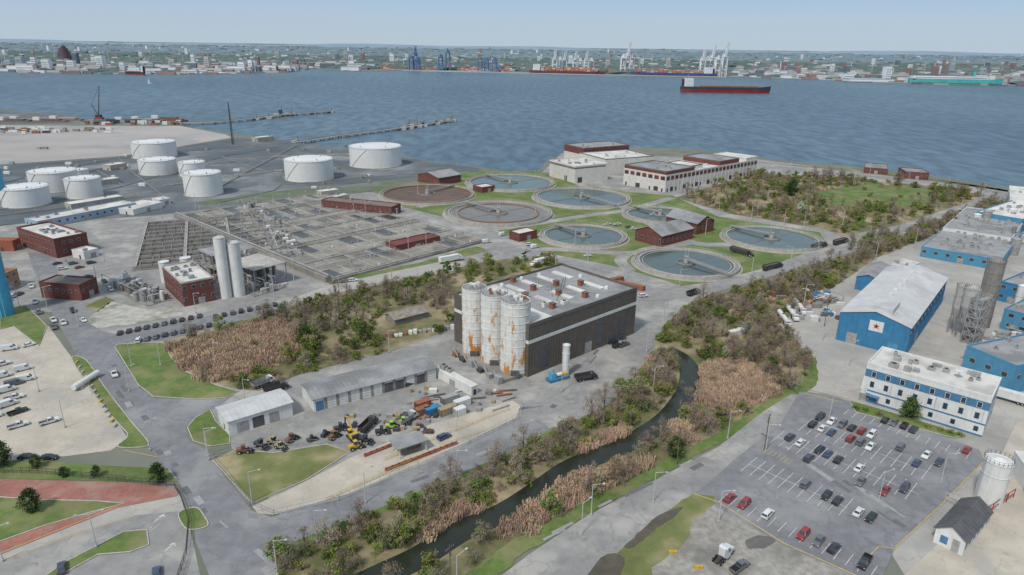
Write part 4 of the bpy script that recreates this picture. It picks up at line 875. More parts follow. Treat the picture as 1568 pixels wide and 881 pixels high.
mb=MB(W((357,222)));hm=HT(357,222,157)
for k in range(3):
    a=k*2.094;mb.beam('legs',MED,(1.5*math.cos(a),1.5*math.sin(a),0),(.4*math.cos(a),.4*math.sin(a),hm),.45,w2=.3)
for i in range(24):
    f=i/24;r_=1.5-1.1*f;z=hm*f
    for k in range(3):
        a=k*2.094;b=(k+1)*2.094;mb.beam('braces',MED,(r_*math.cos(a),r_*math.sin(a),z),(r_*math.cos(b),r_*math.sin(b),z+hm/24),.18)
mb.build('radio_mast')
mb=MB(W((152,183)));mb.box('base',BRO,-6,-4,0,6,4,3);mb.box('cab',MED,-4,-3,3,4,3,7);mb.beam('boom',MED,(0,0,5),(9,0,50),1.2,4,.6);mb.beam('mast',MED,(0,0,6),(-8,0,22),.8);mb.beam('stays',MED,(-8,0,22),(9,0,50),.25);mb.build('harbour_crane')
def pier(name,pts,w_,extra=()):
    q=[G(x,y,-1) for x,y in pts];mb=MB(Vector((0,0,0)))
    for a,b in zip(q,q[1:]):
        d=b-a;L=d.length;d=d/L;nn=Vector((-d.y,d.x,0));k=int(L/14);vs=[]
        for z in(.3,1.2):
            for p,s_ in((a,-1),(b,-1),(b,1),(a,1)): r_=p+nn*s_*w_/2;vs.append((r_.x,r_.y,z))
        mb.add('deck',CON,vs,[(0,1,2,3),(4,5,6,7),(0,1,5,4),(1,2,6,5),(2,3,7,6),(3,0,4,7)])
        for i in range(k+1):
            for s_ in(-1,1): r_=a+d*(L*i/max(1,k))+nn*s_*w_*.4;mb.cyl('piles',BARK,r_.x,r_.y,-6,.4,.6,n=6)
        mb.beam('pipes',MET,(a.x,a.y,1.8),(b.x,b.y,1.8),.8,6);mb.rail('railing',MED,[(a.x,a.y,1.2),(b.x,b.y,1.2)],1.2,10,.2)
    for x,y,s_,hh in extra:
        r_=G(x,y,-1);mb.box('platforms',CON,r_.x-s_,r_.y-s_*.6,-4,r_.x+s_,r_.y+s_*.6,1.6);mb.box('equipment',random.choice((MED,MET,COND)),r_.x-s_*.25,r_.y-2,1.6,r_.x+s_*.25,r_.y+2,hh*.7);mb.beam('equipment',MED,(r_.x,r_.y,1.6),(r_.x+s_*.3,r_.y,hh*1.3),.5)
    mb.build(name)
pier('jetty',[(450,221),(520,210),(615,198),(640,194),(692,186)],6,[(615,198,7,4),(625,196,9,9),(637,194,10,13),(648,193,7,6),(668,190,6,5),(680,187,7,4),(691,185,8,7),(455,219,6,6)])
pier('jetty',[(270,191),(330,189),(392,183),(430,178),(508,172)],6,[(392,183,6,5),(410,181,8,5),(430,177,11,12),(445,176,10,9),(480,174,5,4),(506,172,7,5)])
for x,y in[(40,186),(75,187),(100,185),(20,187),(200,187),(225,186),(255,184)]:
    p=G(x,y,-1.5);q=MB(Vector((p.x,p.y,-1.5)));q.prism('hull',random.choice((RST,MED)),[(-28,2.5),(28,2.5),(22,-.5),(-24,-.5)],-6,6);q.box('house',WHT,-22,-3,2.5,-12,3,7);q.box('deck_cargo',random.choice((BRN,MET,COND)),-8,-4,2.5,18,4,4.5);q.build('barge')
# ---------------- clarifiers -------------
RFL=mat('rust_floor',(.15,.10,.075),(.10,.08,.065),s=.1)
def clar(cx,cy,rx,style):
    c=(G(cx-rx,cy)+G(cx+rx,cy))/2;r=(G(cx+rx,cy)-G(cx-rx,cy)).length/2;mb=MB(c);wt=WTB if style in('b','r') else WTR
    rim=RST if style=='r' else CON
    mb.ann('apron',CONL,0,0,r*.99,r+1.6,0,.12,72);mb.ann('wall',CON,0,0,r-.6,r,0,1.7,72);mb.cyl('water',wt if style!='r' else RFL,0,0,.1,.95,r-.55,n=72)
    mb.ann('launder',rim,0,0,r-3.2,r-2.6,.5,1.5,72);mb.ann('launder_floor',COND,0,0,r-2.6,r-.6,.5,1.05,72);mb.ann('weir',rim if style!='g' else COND,0,0,r-4.9,r-4.6,.5,1.25,72)
    pts=[(r*math.cos(a),r*math.sin(a),1.7) for a in [i*math.pi/24 for i in range(49)]];mb.rail('railing',LPM,pts,1.1,4,.09)
    if style=='b': mb.ann('inner_ring',RST,0,0,r*.74,r*.76,.5,1.3,72)
    mb.cyl('center_column',CON,0,0,.9,3.4,1.5,n=18);mb.ann('feedwell',MET,0,0,r*.17,r*.17+.25,.4,1.7,36)
    a=dict(g=2.2,b=2.3,r=1.05,d=-.95,l=.2)[style];dx,dy=math.cos(a),math.sin(a);n_=Vector((-dy,dx,0))
    e=r+1;q0=Vector((0,0,2.9));q1=Vector((dx*e,dy*e,2.0))
    for s_ in(-.8,.8): mb.beam('bridge',MET,q0+n_*s_,q1+n_*s_,.3);mb.rail('bridge_rails',LPM,[tuple(q0+n_*s_),tuple(q1+n_*s_)],1.1,2,.08)
    k=24
    for i in range(k): p=q0.lerp(q1,i/k);mb.beam('bridge_deck',COND,p-n_*.8,p+n_*.8,.8)
    mb.box('drive_unit',MET,-1.2,-1.2,3.4,1.2,1.2,4.8);mb.beam('rake_arm',COND,(-dy*r*.8,dx*r*.8,1.0),(dy*r*.8,-dx*r*.8,1.0),.25)
    for s_ in(-1,1):mb.beam('lamp',LPM,(s_*.8,0,3),(s_*.8,0,9),.2)
    mb.build('clarifier_tank')
for a in[(654,299,72,'r'),(781,281,67,'g'),(763,328,82,'b'),(890,304,73,'d'),(893,363,66,'g'),(1010,331,54,'g'),(1050,405,78,'d'),(1181,367,72,'g')]: clar(*a)
# ---------------- right side: industry -------------
mb,L,Wd=rect((1503,670),(1317,612),(1527,640));h=HT(1503,670,611)
walls(mb,L,Wd,h,WHT,WHR,.7,WHT)
for fc,ln in(('F',L),('L',Wd),('R',Wd)):
    pan(mb,fc,0,ln,h*.68,h*.88,BLT,'blue_band',L,Wd,.04);pan(mb,fc,0,ln,h*.30,h*.34,BLT,'blue_band',L,Wd,.04)
    wins(mb,fc,ln,h*.71,h*.84,1.2,4.4,L,Wd,frame=WHT);wins(mb,fc,ln,h*.43,h*.57,1.1,4.4,L,Wd,frame=BLT);wins(mb,fc,ln,h*.12,h*.23,1.1,6.4,L,Wd,frame=BLT)
    k=int(ln/4.4)
    for i in range(k): pan(mb,fc,i*4.4+1.0,i*4.4+1.12,h*.36,h*.67,MET,'downpipes',L,Wd,.1) if i%3==0 else None
pan(mb,'F',0,L,0,h*.05,BLT,'base_band',L,Wd,.05);pan(mb,'F',L*.86,L*.93,0,3,BLT,'door',L,Wd,.2);mb.box('awning',BLT,L*.84,-2,3,L*.95,-.1,3.2)
units(mb,L,Wd,h+.06,16,MET,smin=1,smax=3);mb.cyl('satellite_dish',WHT,L*.3,Wd*.5,h+2,h+2.6,.3,1.3,16);mb.beam('dish_post',MET,(L*.3,Wd*.5,h),(L*.3,Wd*.5,h+2),.2)
mb.build('office_building')
flat('office_wing',(1340,618),(1315,612),(1350,600),h=4,wall=WHT,roof=WHR,un=1)
LBW=mat('pale_blue_siding',(.085,.26,.40),(.07,.23,.36),s=.5,var=.06,streak=.3)
def bpost(mb,L,Wd,h):
    n=int(L/1.1)
    for i in range(n): pan(mb,'F',i*L/n,i*L/n+.12,0,h,BLU,'ribs',L,Wd,.06)
    n=int(Wd/1.1)
    for i in range(n): pan(mb,'L',i*Wd/n,i*Wd/n+.12,0,h,BLU,'ribs',L,Wd,.06)
    pan(mb,'F',L*.12,L*.26,0,4.5,LBW,'doors',L,Wd,.12);pan(mb,'F',L*.7,L*.85,0,4.8,MET,'doors',L,Wd,.12);pan(mb,'F',L*.36,L*.56,h*.62,h*.98,WHT,'sign_panel',L,Wd,.14)
    mb.add('sign_star',LTR,[(L*.46+1.3*(1 if i%2==0 else .42)*math.sin(i*math.pi/5),-.16,h*.80+1.3*(1 if i%2==0 else .42)*math.cos(i*math.pi/5)) for i in range(10)],[tuple(range(10))])
    wins(mb,'L',Wd,h*.7,h*.82,2.2,7,L,Wd);pan(mb,'L',Wd*.2,Wd*.2+4,0,4.5,MET,'doors',L,Wd,.12);pan(mb,'L',Wd*.7,Wd*.7+4,0,4.5,LBW,'doors',L,Wd,.12)
    mb.box('roof_monitor',MTR,L*.3,Wd*.05,h+2.4,L*.62,Wd*.2,h+4.6)
    for i in range(6): y=Wd*(.3+.1*i);mb.box('roof_vents',WHT,L/2-.8,y,h+3.2,L/2+.8,y+1.4,h+4.6)
gable('blue_warehouse',(1385,547),(1279,520),(1490,473),ty=503,rise=3.6,wall=BLU,roof=MTR,along='y',ov=.4,post=bpost)
gable('blue_shed',(1343,450),(1308,443),(1383,432),ty=430,rise=2,wall=BLU,roof=GRR,along='y')
flat('white_building',(1387,428),(1362,422),(1407,420),h=6,wall=WHT,roof=WHR,un=2)
flat('blue_factory_building',(1545,604),(1470,570),(1640,560),ty=560,wall=LBW,roof=GRR,win=(1,2,1.6,6),un=10)
flat('blue_factory_building',(1575,516),(1530,503),(1660,480),h=9,wall=LBW,roof=GRR,win=(2,2,1.4,5),un=10)
flat('blue_factory_building',(1572,472),(1526,460),(1660,435),h=9.5,wall=BLU,roof=GRR,win=(2,2,1.4,5),un=8)
flat('factory_building',(1530,415),(1408,393),(1600,378),h=6,wall=LBW,roof=GRR,win=(1,2,1.6,6),un=50,par=.4)
flat('factory_building',(1545,384),(1440,367),(1610,352),h=7.7,wall=WHT,roof=GRR,un=40,par=.4)
flat('factory_building',(1560,360),(1490,347),(1640,335),h=10.3,wall=LBW,roof=WHR,un=20)
flat('factory_building',(1660,342),(1540,328),(1700,325),h=12.1,wall=WHT,roof=WHR,un=8)
GS1=mat('grey_silo',(.24,.22,.20),s=.4,streak=.4);GS2=mat('grey_silo2',(.42,.41,.39),s=.4,streak=.3)
sil('tall_grey_silo',1508,503,404,12,GS1,28,1.5,legs=0,band=5)
sil('process_silo',1478,520,446,11,GS2,28,1.5,legs=14,band=5);sil('process_silo',1462,512,442,8,GS2,28,1.2,legs=12,band=5)
frame_b('steel_lattice_tower',(1488,530),(1470,524),(1496,522),462,5,CON,False,1,1)
for x,by,ty,r in((1496,350,330,6),(1510,352,325,6),(1524,350,335,5),(1555,392,368,7),(1540,388,372,5),(1562,470,440,6),(1548,350,322,6)): sil('process_silo',x,by,ty,r,random.choice((WHT,MET)),20,1,band=5,rails=False)
pipeyard('process_equipment',(1500,560),(1470,548),(1540,535),30,5);pipeyard('process_equipment',(1545,380),(1510,372),(1600,350),40,14)
sil('white_tank',1523,778,716,19,WHT,36,1.0,band=9,lad=True)
mb,L,Wd=rect((1500,790),(1545,760),(1490,775));mb.box('dike',CON,0,0,0,L,.4,1.2);mb.box('dike',CON,0,.4,0,.4,8,1.2);mb.rail('pipes',LTR,[(0,-1,0),(L,-1,0)],3,4,.16);mb.rail('pipes',LPM,[(-2,0,0),(-2,8,0)],3,4,.14);mb.build('containment_wall')
def wpost(mb,L,Wd,h):
    pan(mb,'F',L*.15,L*.4,0,h*.8,MET,'doors',L,Wd);pan(mb,'F',L*.55,L*.8,1,h*.7,BLT,'windows',L,Wd);wins(mb,'L',Wd,h*.35,h*.7,1,3,L,Wd,frame=BLT)
gable('utility_shed',(1473,852),(1428,830),(1517,808),ty=829,rise=2.3,wall=WHT,roof=DKR,along='y',post=wpost)
flat('white_building',(1600,800),(1545,720),(1640,780),h=6,wall=WHT,roof=WHR,un=2)
pipeyard('equipment_yard',(1290,462),(1255,470),(1310,440),30,3,(WHT,BLU,MET,RST,BRN,MET));pipeyard('equipment_yard',(1545,540),(1510,530),(1580,515),26,4)
mb=MB(G(1240,470))
for i in range(50): x=U(-14,16);y=U(-20,26);c=random.choice((WHT,MET,BLU,RST,BRN,COND));mb.box('items',c,x,y,0,x+U(1,5),y+U(1,3),U(.6,2.6))
mb.build('stored_equipment')
mb=MB(G(3,482));mb.cyl('column',AQU,0,0,0,50,4.6,n=28)
mb.cyl('bowl',AQU,0,0,50,56,4.6,12,36);mb.cyl('bowl',AQU,0,0,56,64,12,12,36);mb.cyl('bowl',AQU,0,0,64,70,12,2,36)
for i in range(20): a=i*math.pi/10;mb.beam('ribs',AQU,(4.6*math.cos(a),4.6*math.sin(a),0),(4.6*math.cos(a),4.6*math.sin(a),50),.35)
mb.build('water_tower')
# ---------------- vegetation -------------
def tri(vs,fs,mi,c,s_,k,up=.0,lng=1):
    a=Vector((U(-1,1),U(-1,1),U(-1,1)+up));a.normalize();b=a.cross(Vector((U(-1,1),U(-1,1),U(-1,1))))
    if b.length<.05:return
    b.normalize();o=len(vs);vs.extend([tuple(c-a*s_*lng+b*s_*.5),tuple(c-a*s_*lng-b*s_*.5),tuple(c+a*s_*lng)]);fs.append((o,o+1,o+2));mi.append(k)
def mk_tree(name,Hh,Wr,mats,ncl,nl,ls,trunk=True,bare=False,low=.25,clr=.32):
    mb=MB();vs=[];fs=[];mi=[]
    if trunk:
        mb.beam('t',BARK,(0,0,-.2),(U(-.2,.2),U(-.2,.2),Hh*.5),Hh*.045,7,Hh*.03);mb.beam('t',BARK,(0,0,Hh*.48),(U(-.3,.3),U(-.3,.3),Hh*.85),Hh*.03,6,.04)
    cents=[]
    for i in range(ncl):
        a=U(0,6.283);f=R()**.5;z=U(low,1);env=math.sin(min(1,max(.15,(z-low)/(1-low)*.85+.15))*math.pi)**.6
        c=Vector((math.cos(a)*Wr*f*env*.85,math.sin(a)*Wr*f*env*.85,Hh*z*.93));cents.append(c)
        if trunk and i<11: mb.beam('t',BARK,(0,0,Hh*U(.2,.5)),tuple(c),Hh*.018,5,.03)
    for c in cents:
        k=random.choices(range(len(mats)),[5,3,2,1][:len(mats)])[0];rr=Wr*U(clr*.6,clr*1.3)
        for j in range(nl):
            d=Vector((random.gauss(0,.45),random.gauss(0,.45),random.gauss(0,.38)))*rr;p=c+d
            if p.z<.1:p.z=U(.1,.5)
            kk=k if R()<.8 else random.randrange(len(mats))
            if bare: tri(vs,fs,mi,p,ls*U(.6,1.3),kk,up=.9,lng=3.5)
            else: tri(vs,fs,mi,p,ls*U(.6,1.4),kk)
    d=mb.p.get('t')
    tv=d[0] if d else [];tf=d[1] if d else [];o=len(tv)
    me=bpy.data.meshes.new(name);me.from_pydata(tv+vs,[],tf+[tuple(i+o for i in f) for f in fs])
    me.materials.append(BARK)
    for x in mats: me.materials.append(x)
    me.polygons.foreach_set('material_index',[0]*len(tf)+[k+1 for k in mi]);me.update();return me
T={}
T['fresh']=[mk_tree('fresh',6.5,3,[LFG,LFM,LFB],22,42,.27) for i in range(2)]
T['mid']=[mk_tree('mid',7,3.2,[LFM,LFG,LFD],22,50,.3) for i in range(2)]
T['bare']=[mk_tree('bare',8,3.2,[TWG,LFB,TWG],26,34,.10,bare=True) for i in range(3)]
T['bud']=[mk_tree('bud',7,3,[LFB,TWG,LFG],22,36,.18) for i in range(2)]
T['shrub']=[mk_tree('shrub',2.6,2.3,[LFG,LFM,LFB],16,42,.2,trunk=False,low=.1) for i in range(3)]
T['shrubd']=[mk_tree('shrubd',2.8,2.3,[LFM,LFD,LFG],16,42,.2,trunk=False,low=.1) for i in range(2)]
T['shrubb']=[mk_tree('shrubb',2.6,2.4,[TWG,LFB,LFM],16,34,.09,trunk=False,bare=True,low=.1) for i in range(3)]
T['white']=[mk_tree('white',5,2.8,[BLS,LFG],20,44,.26)]
T['pink']=[mk_tree('pink',4.5,2.5,[PNK,LFG],20,44,.26)]
T['ever']=[mk_tree('ever',7,3.0,[LFD,LFM,LFD],40,60,.26,low=.06,clr=.36) for i in range(2)]
def mk_reed(hh):
    vs=[];fs=[]
    for i in range(190):
        x=U(-2.2,2.2);y=U(-2.2,2.2)
        if x*x+y*y>5.5: continue
        a=U(0,3.14);w_=U(.05,.12);h_=hh*U(.6,1.1);dx=math.cos(a)*w_;dy=math.sin(a)*w_;lx=U(-.4,.4);ly=U(-.4,.4);o=len(vs)
        vs+=[(x-dx,y-dy,0),(x+dx,y+dy,0),(x+dx*1.6+lx,y+dy*1.6+ly,h_),(x-dx+lx,y-dy+ly,h_*.93)];fs.append((o,o+1,o+2,o+3))
    me=bpy.data.meshes.new('reed');me.from_pydata(vs,[],fs);me.materials.append(RED_);return me
T['reed']=[mk_reed(2.1) for i in range(3)]
T['reedl']=[mk_reed(1.3) for i in range(2)]
def inside(p,poly):
    c=False;j=len(poly)-1
    for i in range(len(poly)):
        a=poly[i];b=poly[j]
        if (a.y>p.y)!=(b.y>p.y) and p.x<(b.x-a.x)*(p.y-a.y)/(b.y-a.y)+a.x: c=not c
        j=i
    return c
def dcreek(p): return min((Vector((p.x-q.x,p.y-q.y))).length for q in cpts)
CNT=0
from mathutils import noise as MN
GK={'shrub','shrubd','fresh','mid'}
def scatter(name,px,types,dens,s0,s1,creek=0,z=.15,excl=()):
    global CNT
    poly=[W(p) for p in px];x0=min(p.x for p in poly);x1=max(p.x for p in poly);y0=min(p.y for p in poly);y1=max(p.y for p in poly)
    e=link(bpy.data.objects.new(name,None));n=int((x1-x0)*(y1-y0)*dens);ks=list(types)
    ex=[[W(p) for p in q] for q in excl]
    for i in range(n):
        p=Vector((U(x0,x1),U(y0,y1),z))
        if not inside(p,poly) or any(inside(p,q) for q in ex): continue
        if creek and dcreek(p)<creek: continue
        g=MN.noise(Vector((p.x/22,p.y/30,3)))   # green and bare plants grow in patches
        ws=[types[k]*(max(.15,1+2.2*g) if k in GK else max(.15,1-2.2*g)) for k in ks]
        k=random.choices(ks,ws)[0];s_=U(s0,s1)*(1.15 if R()<.1 else 1)
        inst(random.choice(T[k]),k,p,U(0,6.28),(s_*U(.85,1.15),s_*U(.85,1.15),s_*U(.8,1.2)),e);CNT+=1
RZ=[[(640,806),(760,762),(772,776),(700,806),(655,826)],[(765,822),(790,790),(860,738),(975,702),(990,716),(900,760),(800,812)],[(878,690),(960,650),(980,668),(940,682),(890,706)],[(1072,562),(1140,555),(1195,592),(1130,632),(1065,655),(1075,610)],[(1000,660),(1040,640),(1060,655),(1030,680)]]
LB=[(428,862),(446,842),(560,794),(690,739),(800,690),(850,662),(930,628),(975,578),(1003,536),(1022,500),(1060,466),(1100,455),(1100,480),(1060,520),(1040,560),(1040,600),(1015,635),(950,680),(870,705),(830,742),(760,782),(690,815),(620,855),(560,885),(500,920),(430,920)]
RB=[(1100,455),(1290,402),(1400,356),(1520,314),(1545,318),(1480,340),(1342,395),(1290,430),(1220,473),(1186,502),(1236,545),(1240,572),(1195,602),(1095,662),(1000,712),(895,768),(785,826),(715,878),(650,940),(560,940),(640,865),(720,820),(780,790),(840,750),(890,715),(985,680),(1030,645),(1065,600),(1062,560),(1060,520),(1090,480)]
scatter('creek_bank_shrubs',LB,dict(shrub=4,shrubd=1.6,shrubb=2.8,fresh=1,bud=.8,bare=1.3,reedl=.6),.12,.65,1.2,4.8)
scatter('creek_bank_shrubs',RB,dict(shrub=1.9,shrubd=1.1,shrubb=3.2,fresh=.8,bud=1.2,bare=2.2,reedl=1.2),.08,.7,1.25,5.0,excl=RZ)
for q in RZ: scatter('reed_bed',q,dict(reed=1,reedl=.3,shrubb=.06),.28,.8,1.1,4.2)
RP=[(450,500),(458,510),(450,548),(360,580),(310,585),(275,560),(265,535),(350,508),(430,488)]
scatter('reed_bed',RP,dict(reed=1,reedl=.5,shrubb=.04),.25,.8,1.1)
area('reed_bed_ground',RP,REG,.12,3)
for q in RZ: area('reed_bed_ground',q,REG,.17,0,None,1)
scatter('scrub_thicket',[(255,528),(300,515),(350,500),(440,476),(500,455),(560,442),(690,416),(700,440),(660,460),(560,485),(470,500),(430,490),(350,506),(270,535)],dict(shrub=3,shrubb=2.6,bare=1.4,shrubd=1.8,bud=.8,mid=.5,fresh=.6),.055,.7,1.15)
scatter('scrub_thicket',[(470,502),(560,487),(680,460),(695,500),(640,525),(560,548),(440,580),(400,597),(330,592),(300,585),(360,582),(450,550),(460,510)],dict(shrub=3.4,shrubb=2,bare=.8,shrubd=2.6,mid=.7,fresh=1),.055,.7,1.15,excl=[[(575,508),(600,470),(668,470),(690,500),(600,540)]])
scatter('scrub_thicket',[(580,470),(690,440),(700,455),(690,470)],dict(shrubb=2,bare=2,shrub=1),.03,.8,1.2)
scatter('scrub_thicket',[(700,412),(760,402),(850,398),(860,404),(720,440)],dict(shrub=3,shrubd=2,fresh=2,bud=1),.03,.7,1.2)
WET=[(1040,304),(1075,292),(1160,268),(1300,274),(1430,288),(1505,300),(1380,342),(1290,358),(1265,350),(1120,326)]
scatter('wetland_shrubs',WET,dict(shrub=4,shrubd=2,shrubb=3.2,bud=1,bare=.9,fresh=1,reedl=1.5),.022,.9,1.7,excl=[[(1260,292),(1340,282),(1430,292),(1440,306),(1350,322),(1250,308)]])
scatter('wetland_shrubs',[(1290,300),(1340,285),(1430,296),(1350,318)],dict(shrub=3,shrubb=1),.004,.8,1.4)
scatter('perimeter_shrubs',[(1300,372),(1400,352),(1500,318),(1560,305),(1568,315),(1480,345),(1350,390),(1295,400)],dict(shrub=2.2,shrubd=1.2,shrubb=2.6,bare=1.8,bud=1,fresh=.6),.04,.8,1.4)
for x,y,s_ in[(700,418,1),(722,410,.9),(745,404,1.1),(560,450,.9),(590,445,.8),(640,440,.9)]: p=G(x,y);inst(T['fresh'][0],'tree',p,U(0,6),s_)
for x,y in[(455,520),(470,505),(482,512),(495,500),(508,496),(462,498),(440,500),(520,490)]: p=G(x,y);inst(random.choice(T['bare']),'bare_tree',p,U(0,6),U(1.1,1.6))
for x,y in[(700,748),(690,740),(760,715),(905,640),(925,625),(1010,560),(1120,560),(1090,520),(1150,540),(1215,600),(860,690),(1170,580)]: p=G(x,y);inst(random.choice(T['bare']),'bare_tree',p,U(0,6),U(.9,1.3))
p=G(862,662);inst(T['pink'][0],'blossom_tree',p,0,.8);p=G(1113,548);inst(T['white'][0],'blossom_tree',p,0,1);p=G(1228,330);inst(T['white'][0],'blossom_tree',p,0,2);p=G(1215,560);inst(T['pink'][0],'blossom_tree',p,0,.6)
for x,y,s_ in[(1390,642,1.15),(50,782,.95),(4,712,1.1),(57,716,.6),(100,730,.5),(148,730,.5),(243,738,.85),(-20,715,1.2),(1180,570,.9),(1210,300,2),(1035,700,1.0)]: p=G(x,y);inst(random.choice(T['ever']),'evergreen_tree',p,U(0,6),s_)
for x,y in[(1310,627),(1325,630),(1345,636),(1420,655),(1440,660),(1455,664),(1470,668)]: p=G(x,y);inst(T['shrub'][0],'shrub',p,U(0,6),.6)
print('VEG',CNT)
# ---------------- far shore -------------
fsh=[(-400,100),(0,110),(120,112),(300,113),(440,110),(455,105),(520,107),(545,109),(620,108),(700,110),(800,112),(930,115),(1110,118),(1240,121),(1390,128),(1568,131),(2000,142)]
fp=[W(p) for p in fsh]+[Vector((110000,110000,0)),Vector((-110000,110000,0))]
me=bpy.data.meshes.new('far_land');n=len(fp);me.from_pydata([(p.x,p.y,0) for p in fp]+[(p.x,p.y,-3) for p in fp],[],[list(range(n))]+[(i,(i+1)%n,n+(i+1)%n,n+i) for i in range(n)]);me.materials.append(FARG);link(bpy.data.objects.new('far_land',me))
def fy(x):
    for a,b in zip(fsh,fsh[1:]):
        if a[0]<=x<=b[0]: return a[1]+(b[1]-a[1])*(x-a[0])/(b[0]-a[0])
    return 130
def hy(x): return 71+(x-784)*.0138
mb=MB()
def clump(part,mt,p,w_,h_):
    n=7;vs=[]
    for zr,rr in((0,1),(.6,.85),(1,.4)):
        for i in range(n): a=6.283*i/n;q=w_*rr*U(.75,1.2);vs.append((p.x+q*math.cos(a),p.y+q*.6*math.sin(a),h_*zr*U(.8,1.1)))
    fs=[(k*n+i,k*n+(i+1)%n,(k+1)*n+(i+1)%n,(k+1)*n+i) for k in range(2) for i in range(n)]+[tuple(range(2*n,3*n))];mb.add(part,mt,vs,fs)
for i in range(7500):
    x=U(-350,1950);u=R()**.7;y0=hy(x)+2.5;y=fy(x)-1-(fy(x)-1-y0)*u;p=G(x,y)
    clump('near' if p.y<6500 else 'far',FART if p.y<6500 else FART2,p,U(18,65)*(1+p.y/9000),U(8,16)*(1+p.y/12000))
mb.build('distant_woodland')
FC=[mat('far_white',(.70,.72,.73),s=.01,var=.05),mat('far_grey_hazy',(.40,.43,.46),s=.01),mat('far_tan_hazy',(.47,.45,.42),s=.01),mat('far_brick',(.31,.20,.185),s=.01),mat('far_dark_hazy',(.15,.185,.22),s=.01)]  # building colours with aerial haze painted in; no atmosphere in the scene
mb=MB()
for i in range(2600):
    x=U(-350,1950);u=R()**1.9;y0=hy(x)+4;y=fy(x)-1-(fy(x)-1-y0)*u
    if 545<x<1120 and u<.2: continue
    p=G(x,y);k=random.choices(range(5),[6,2,3,3,2])[0];w_=U(12,50)*(1.3 if u<.2 else 1)*(1+p.y/20000);d_=U(12,30);h_=(U(8,22) if R()<.88 else U(24,55))*(1+p.y/30000)
    if h_>24: w_=U(14,28)
    mb.box('b%d'%k,FC[k],p.x,p.y,0,p.x+w_,p.y+d_,h_);mb.box('roofs',FC[(k+1)%2+1],p.x-.5,p.y-.5,h_,p.x+w_+.5,p.y+d_+.5,h_+1)
    if p.y<6000:
        for q in range(1,max(2,int(h_/7))): mb.box('win',FC[4],p.x+2,p.y-.4,q*7-2,p.x+w_-2,p.y-.05,q*7)
for x0,x1,yy,h_ in((505,520,105,18),(522,552,108,16),(530,560,104,20),(555,575,103,14),(308,350,110,12),(215,240,106,10),(575,640,100,12),(640,700,101,12),(1300,1360,125,10),(1195,1240,119,10),(1120,1180,113,12),(870,900,100,20),(40,95,108,12),(380,430,106,12),(250,300,107,12),(0,35,109,10),(130,185,109,14),(1420,1480,120,12),(1500,1560,123,12)):
    a=G(x0,yy);b=G(x1,yy);mb.box('sheds',FC[0],a.x,a.y,0,b.x,a.y+60,h_);mb.box('shed_roofs',FC[1],a.x-1,a.y-1,h_,b.x+1,a.y+61,h_+1.5)
for i in range(90):
    x=U(0,480) if i<60 else U(1130,1560);p=G(x,fy(x)+U(-.5,1.5),-2);mb.box('wharf',random.choice((FC[4],FC[2],FC[0],FC[3])),p.x,p.y,-2,p.x+U(20,70),p.y+8,U(1,9))
for i in range(60):
    x=U(0,1568);p=G(x,fy(x)-U(2,22));mb.beam('stacks_and_masts',random.choice((FC[1],FC[0],FC[3])),(p.x,p.y,0),(p.x,p.y,U(35,75)),U(2,4))
mb.build('distant_city')
TWB=mat('tower_brick',(.13,.095,.10),s=.02)
mb=MB(G(101,98))
for i,(r_,z0,z1) in enumerate(((32,0,44),(28,44,62),(22,62,76),(13,76,84))): mb.cyl('tiers',TWB,0,0,z0,z1,r_,r_*.96,24)
mb.cyl('dome',TWB,0,0,84,92,9,3,20);mb.ann('windows',FC[4],0,0,31,32.4,20,26,24);mb.build('round_brick_tower')
CC=[mat('cont_%d'%i,c,s=.02,var=.05) for i,c in enumerate(((.46,.13,.09),(.50,.26,.13),(.15,.25,.44),(.62,.64,.65),(.34,.36,.38),(.16,.33,.31),(.50,.17,.10)))]
mb=MB()
def stack(x,y,cols,rows,lv,z=0):
    for i in range(cols):
        for j in range(rows):
            hh=random.randint(max(1,lv-3),lv)
            for k in range(hh):
                c=random.choice((0,0,1,2,3,4,5,6,6));mb.box('c%d'%c,CC[c],x+i*13,y+j*3,z+k*2.7,x+i*13+12.2,y+j*3+2.5,z+k*2.7+2.6)
for i in range(240):
    x=U(560,1112);p=G(x,fy(x)-U(1.0,11));stack(p.x,p.y,random.randint(2,4),2,6)
x0,x1=545,1112;k=40
for i in range(k): a=G(x0+(x1-x0)*i/k,fy(x0+(x1-x0)*i/k));b=G(x0+(x1-x0)*(i+1)/k,fy(x0+(x1-x0)*(i+1)/k));mb.beam('quay_wall',FC[2],(a.x,a.y,-.5),(b.x,b.y,-.5),4)
mb.build('container_yard')
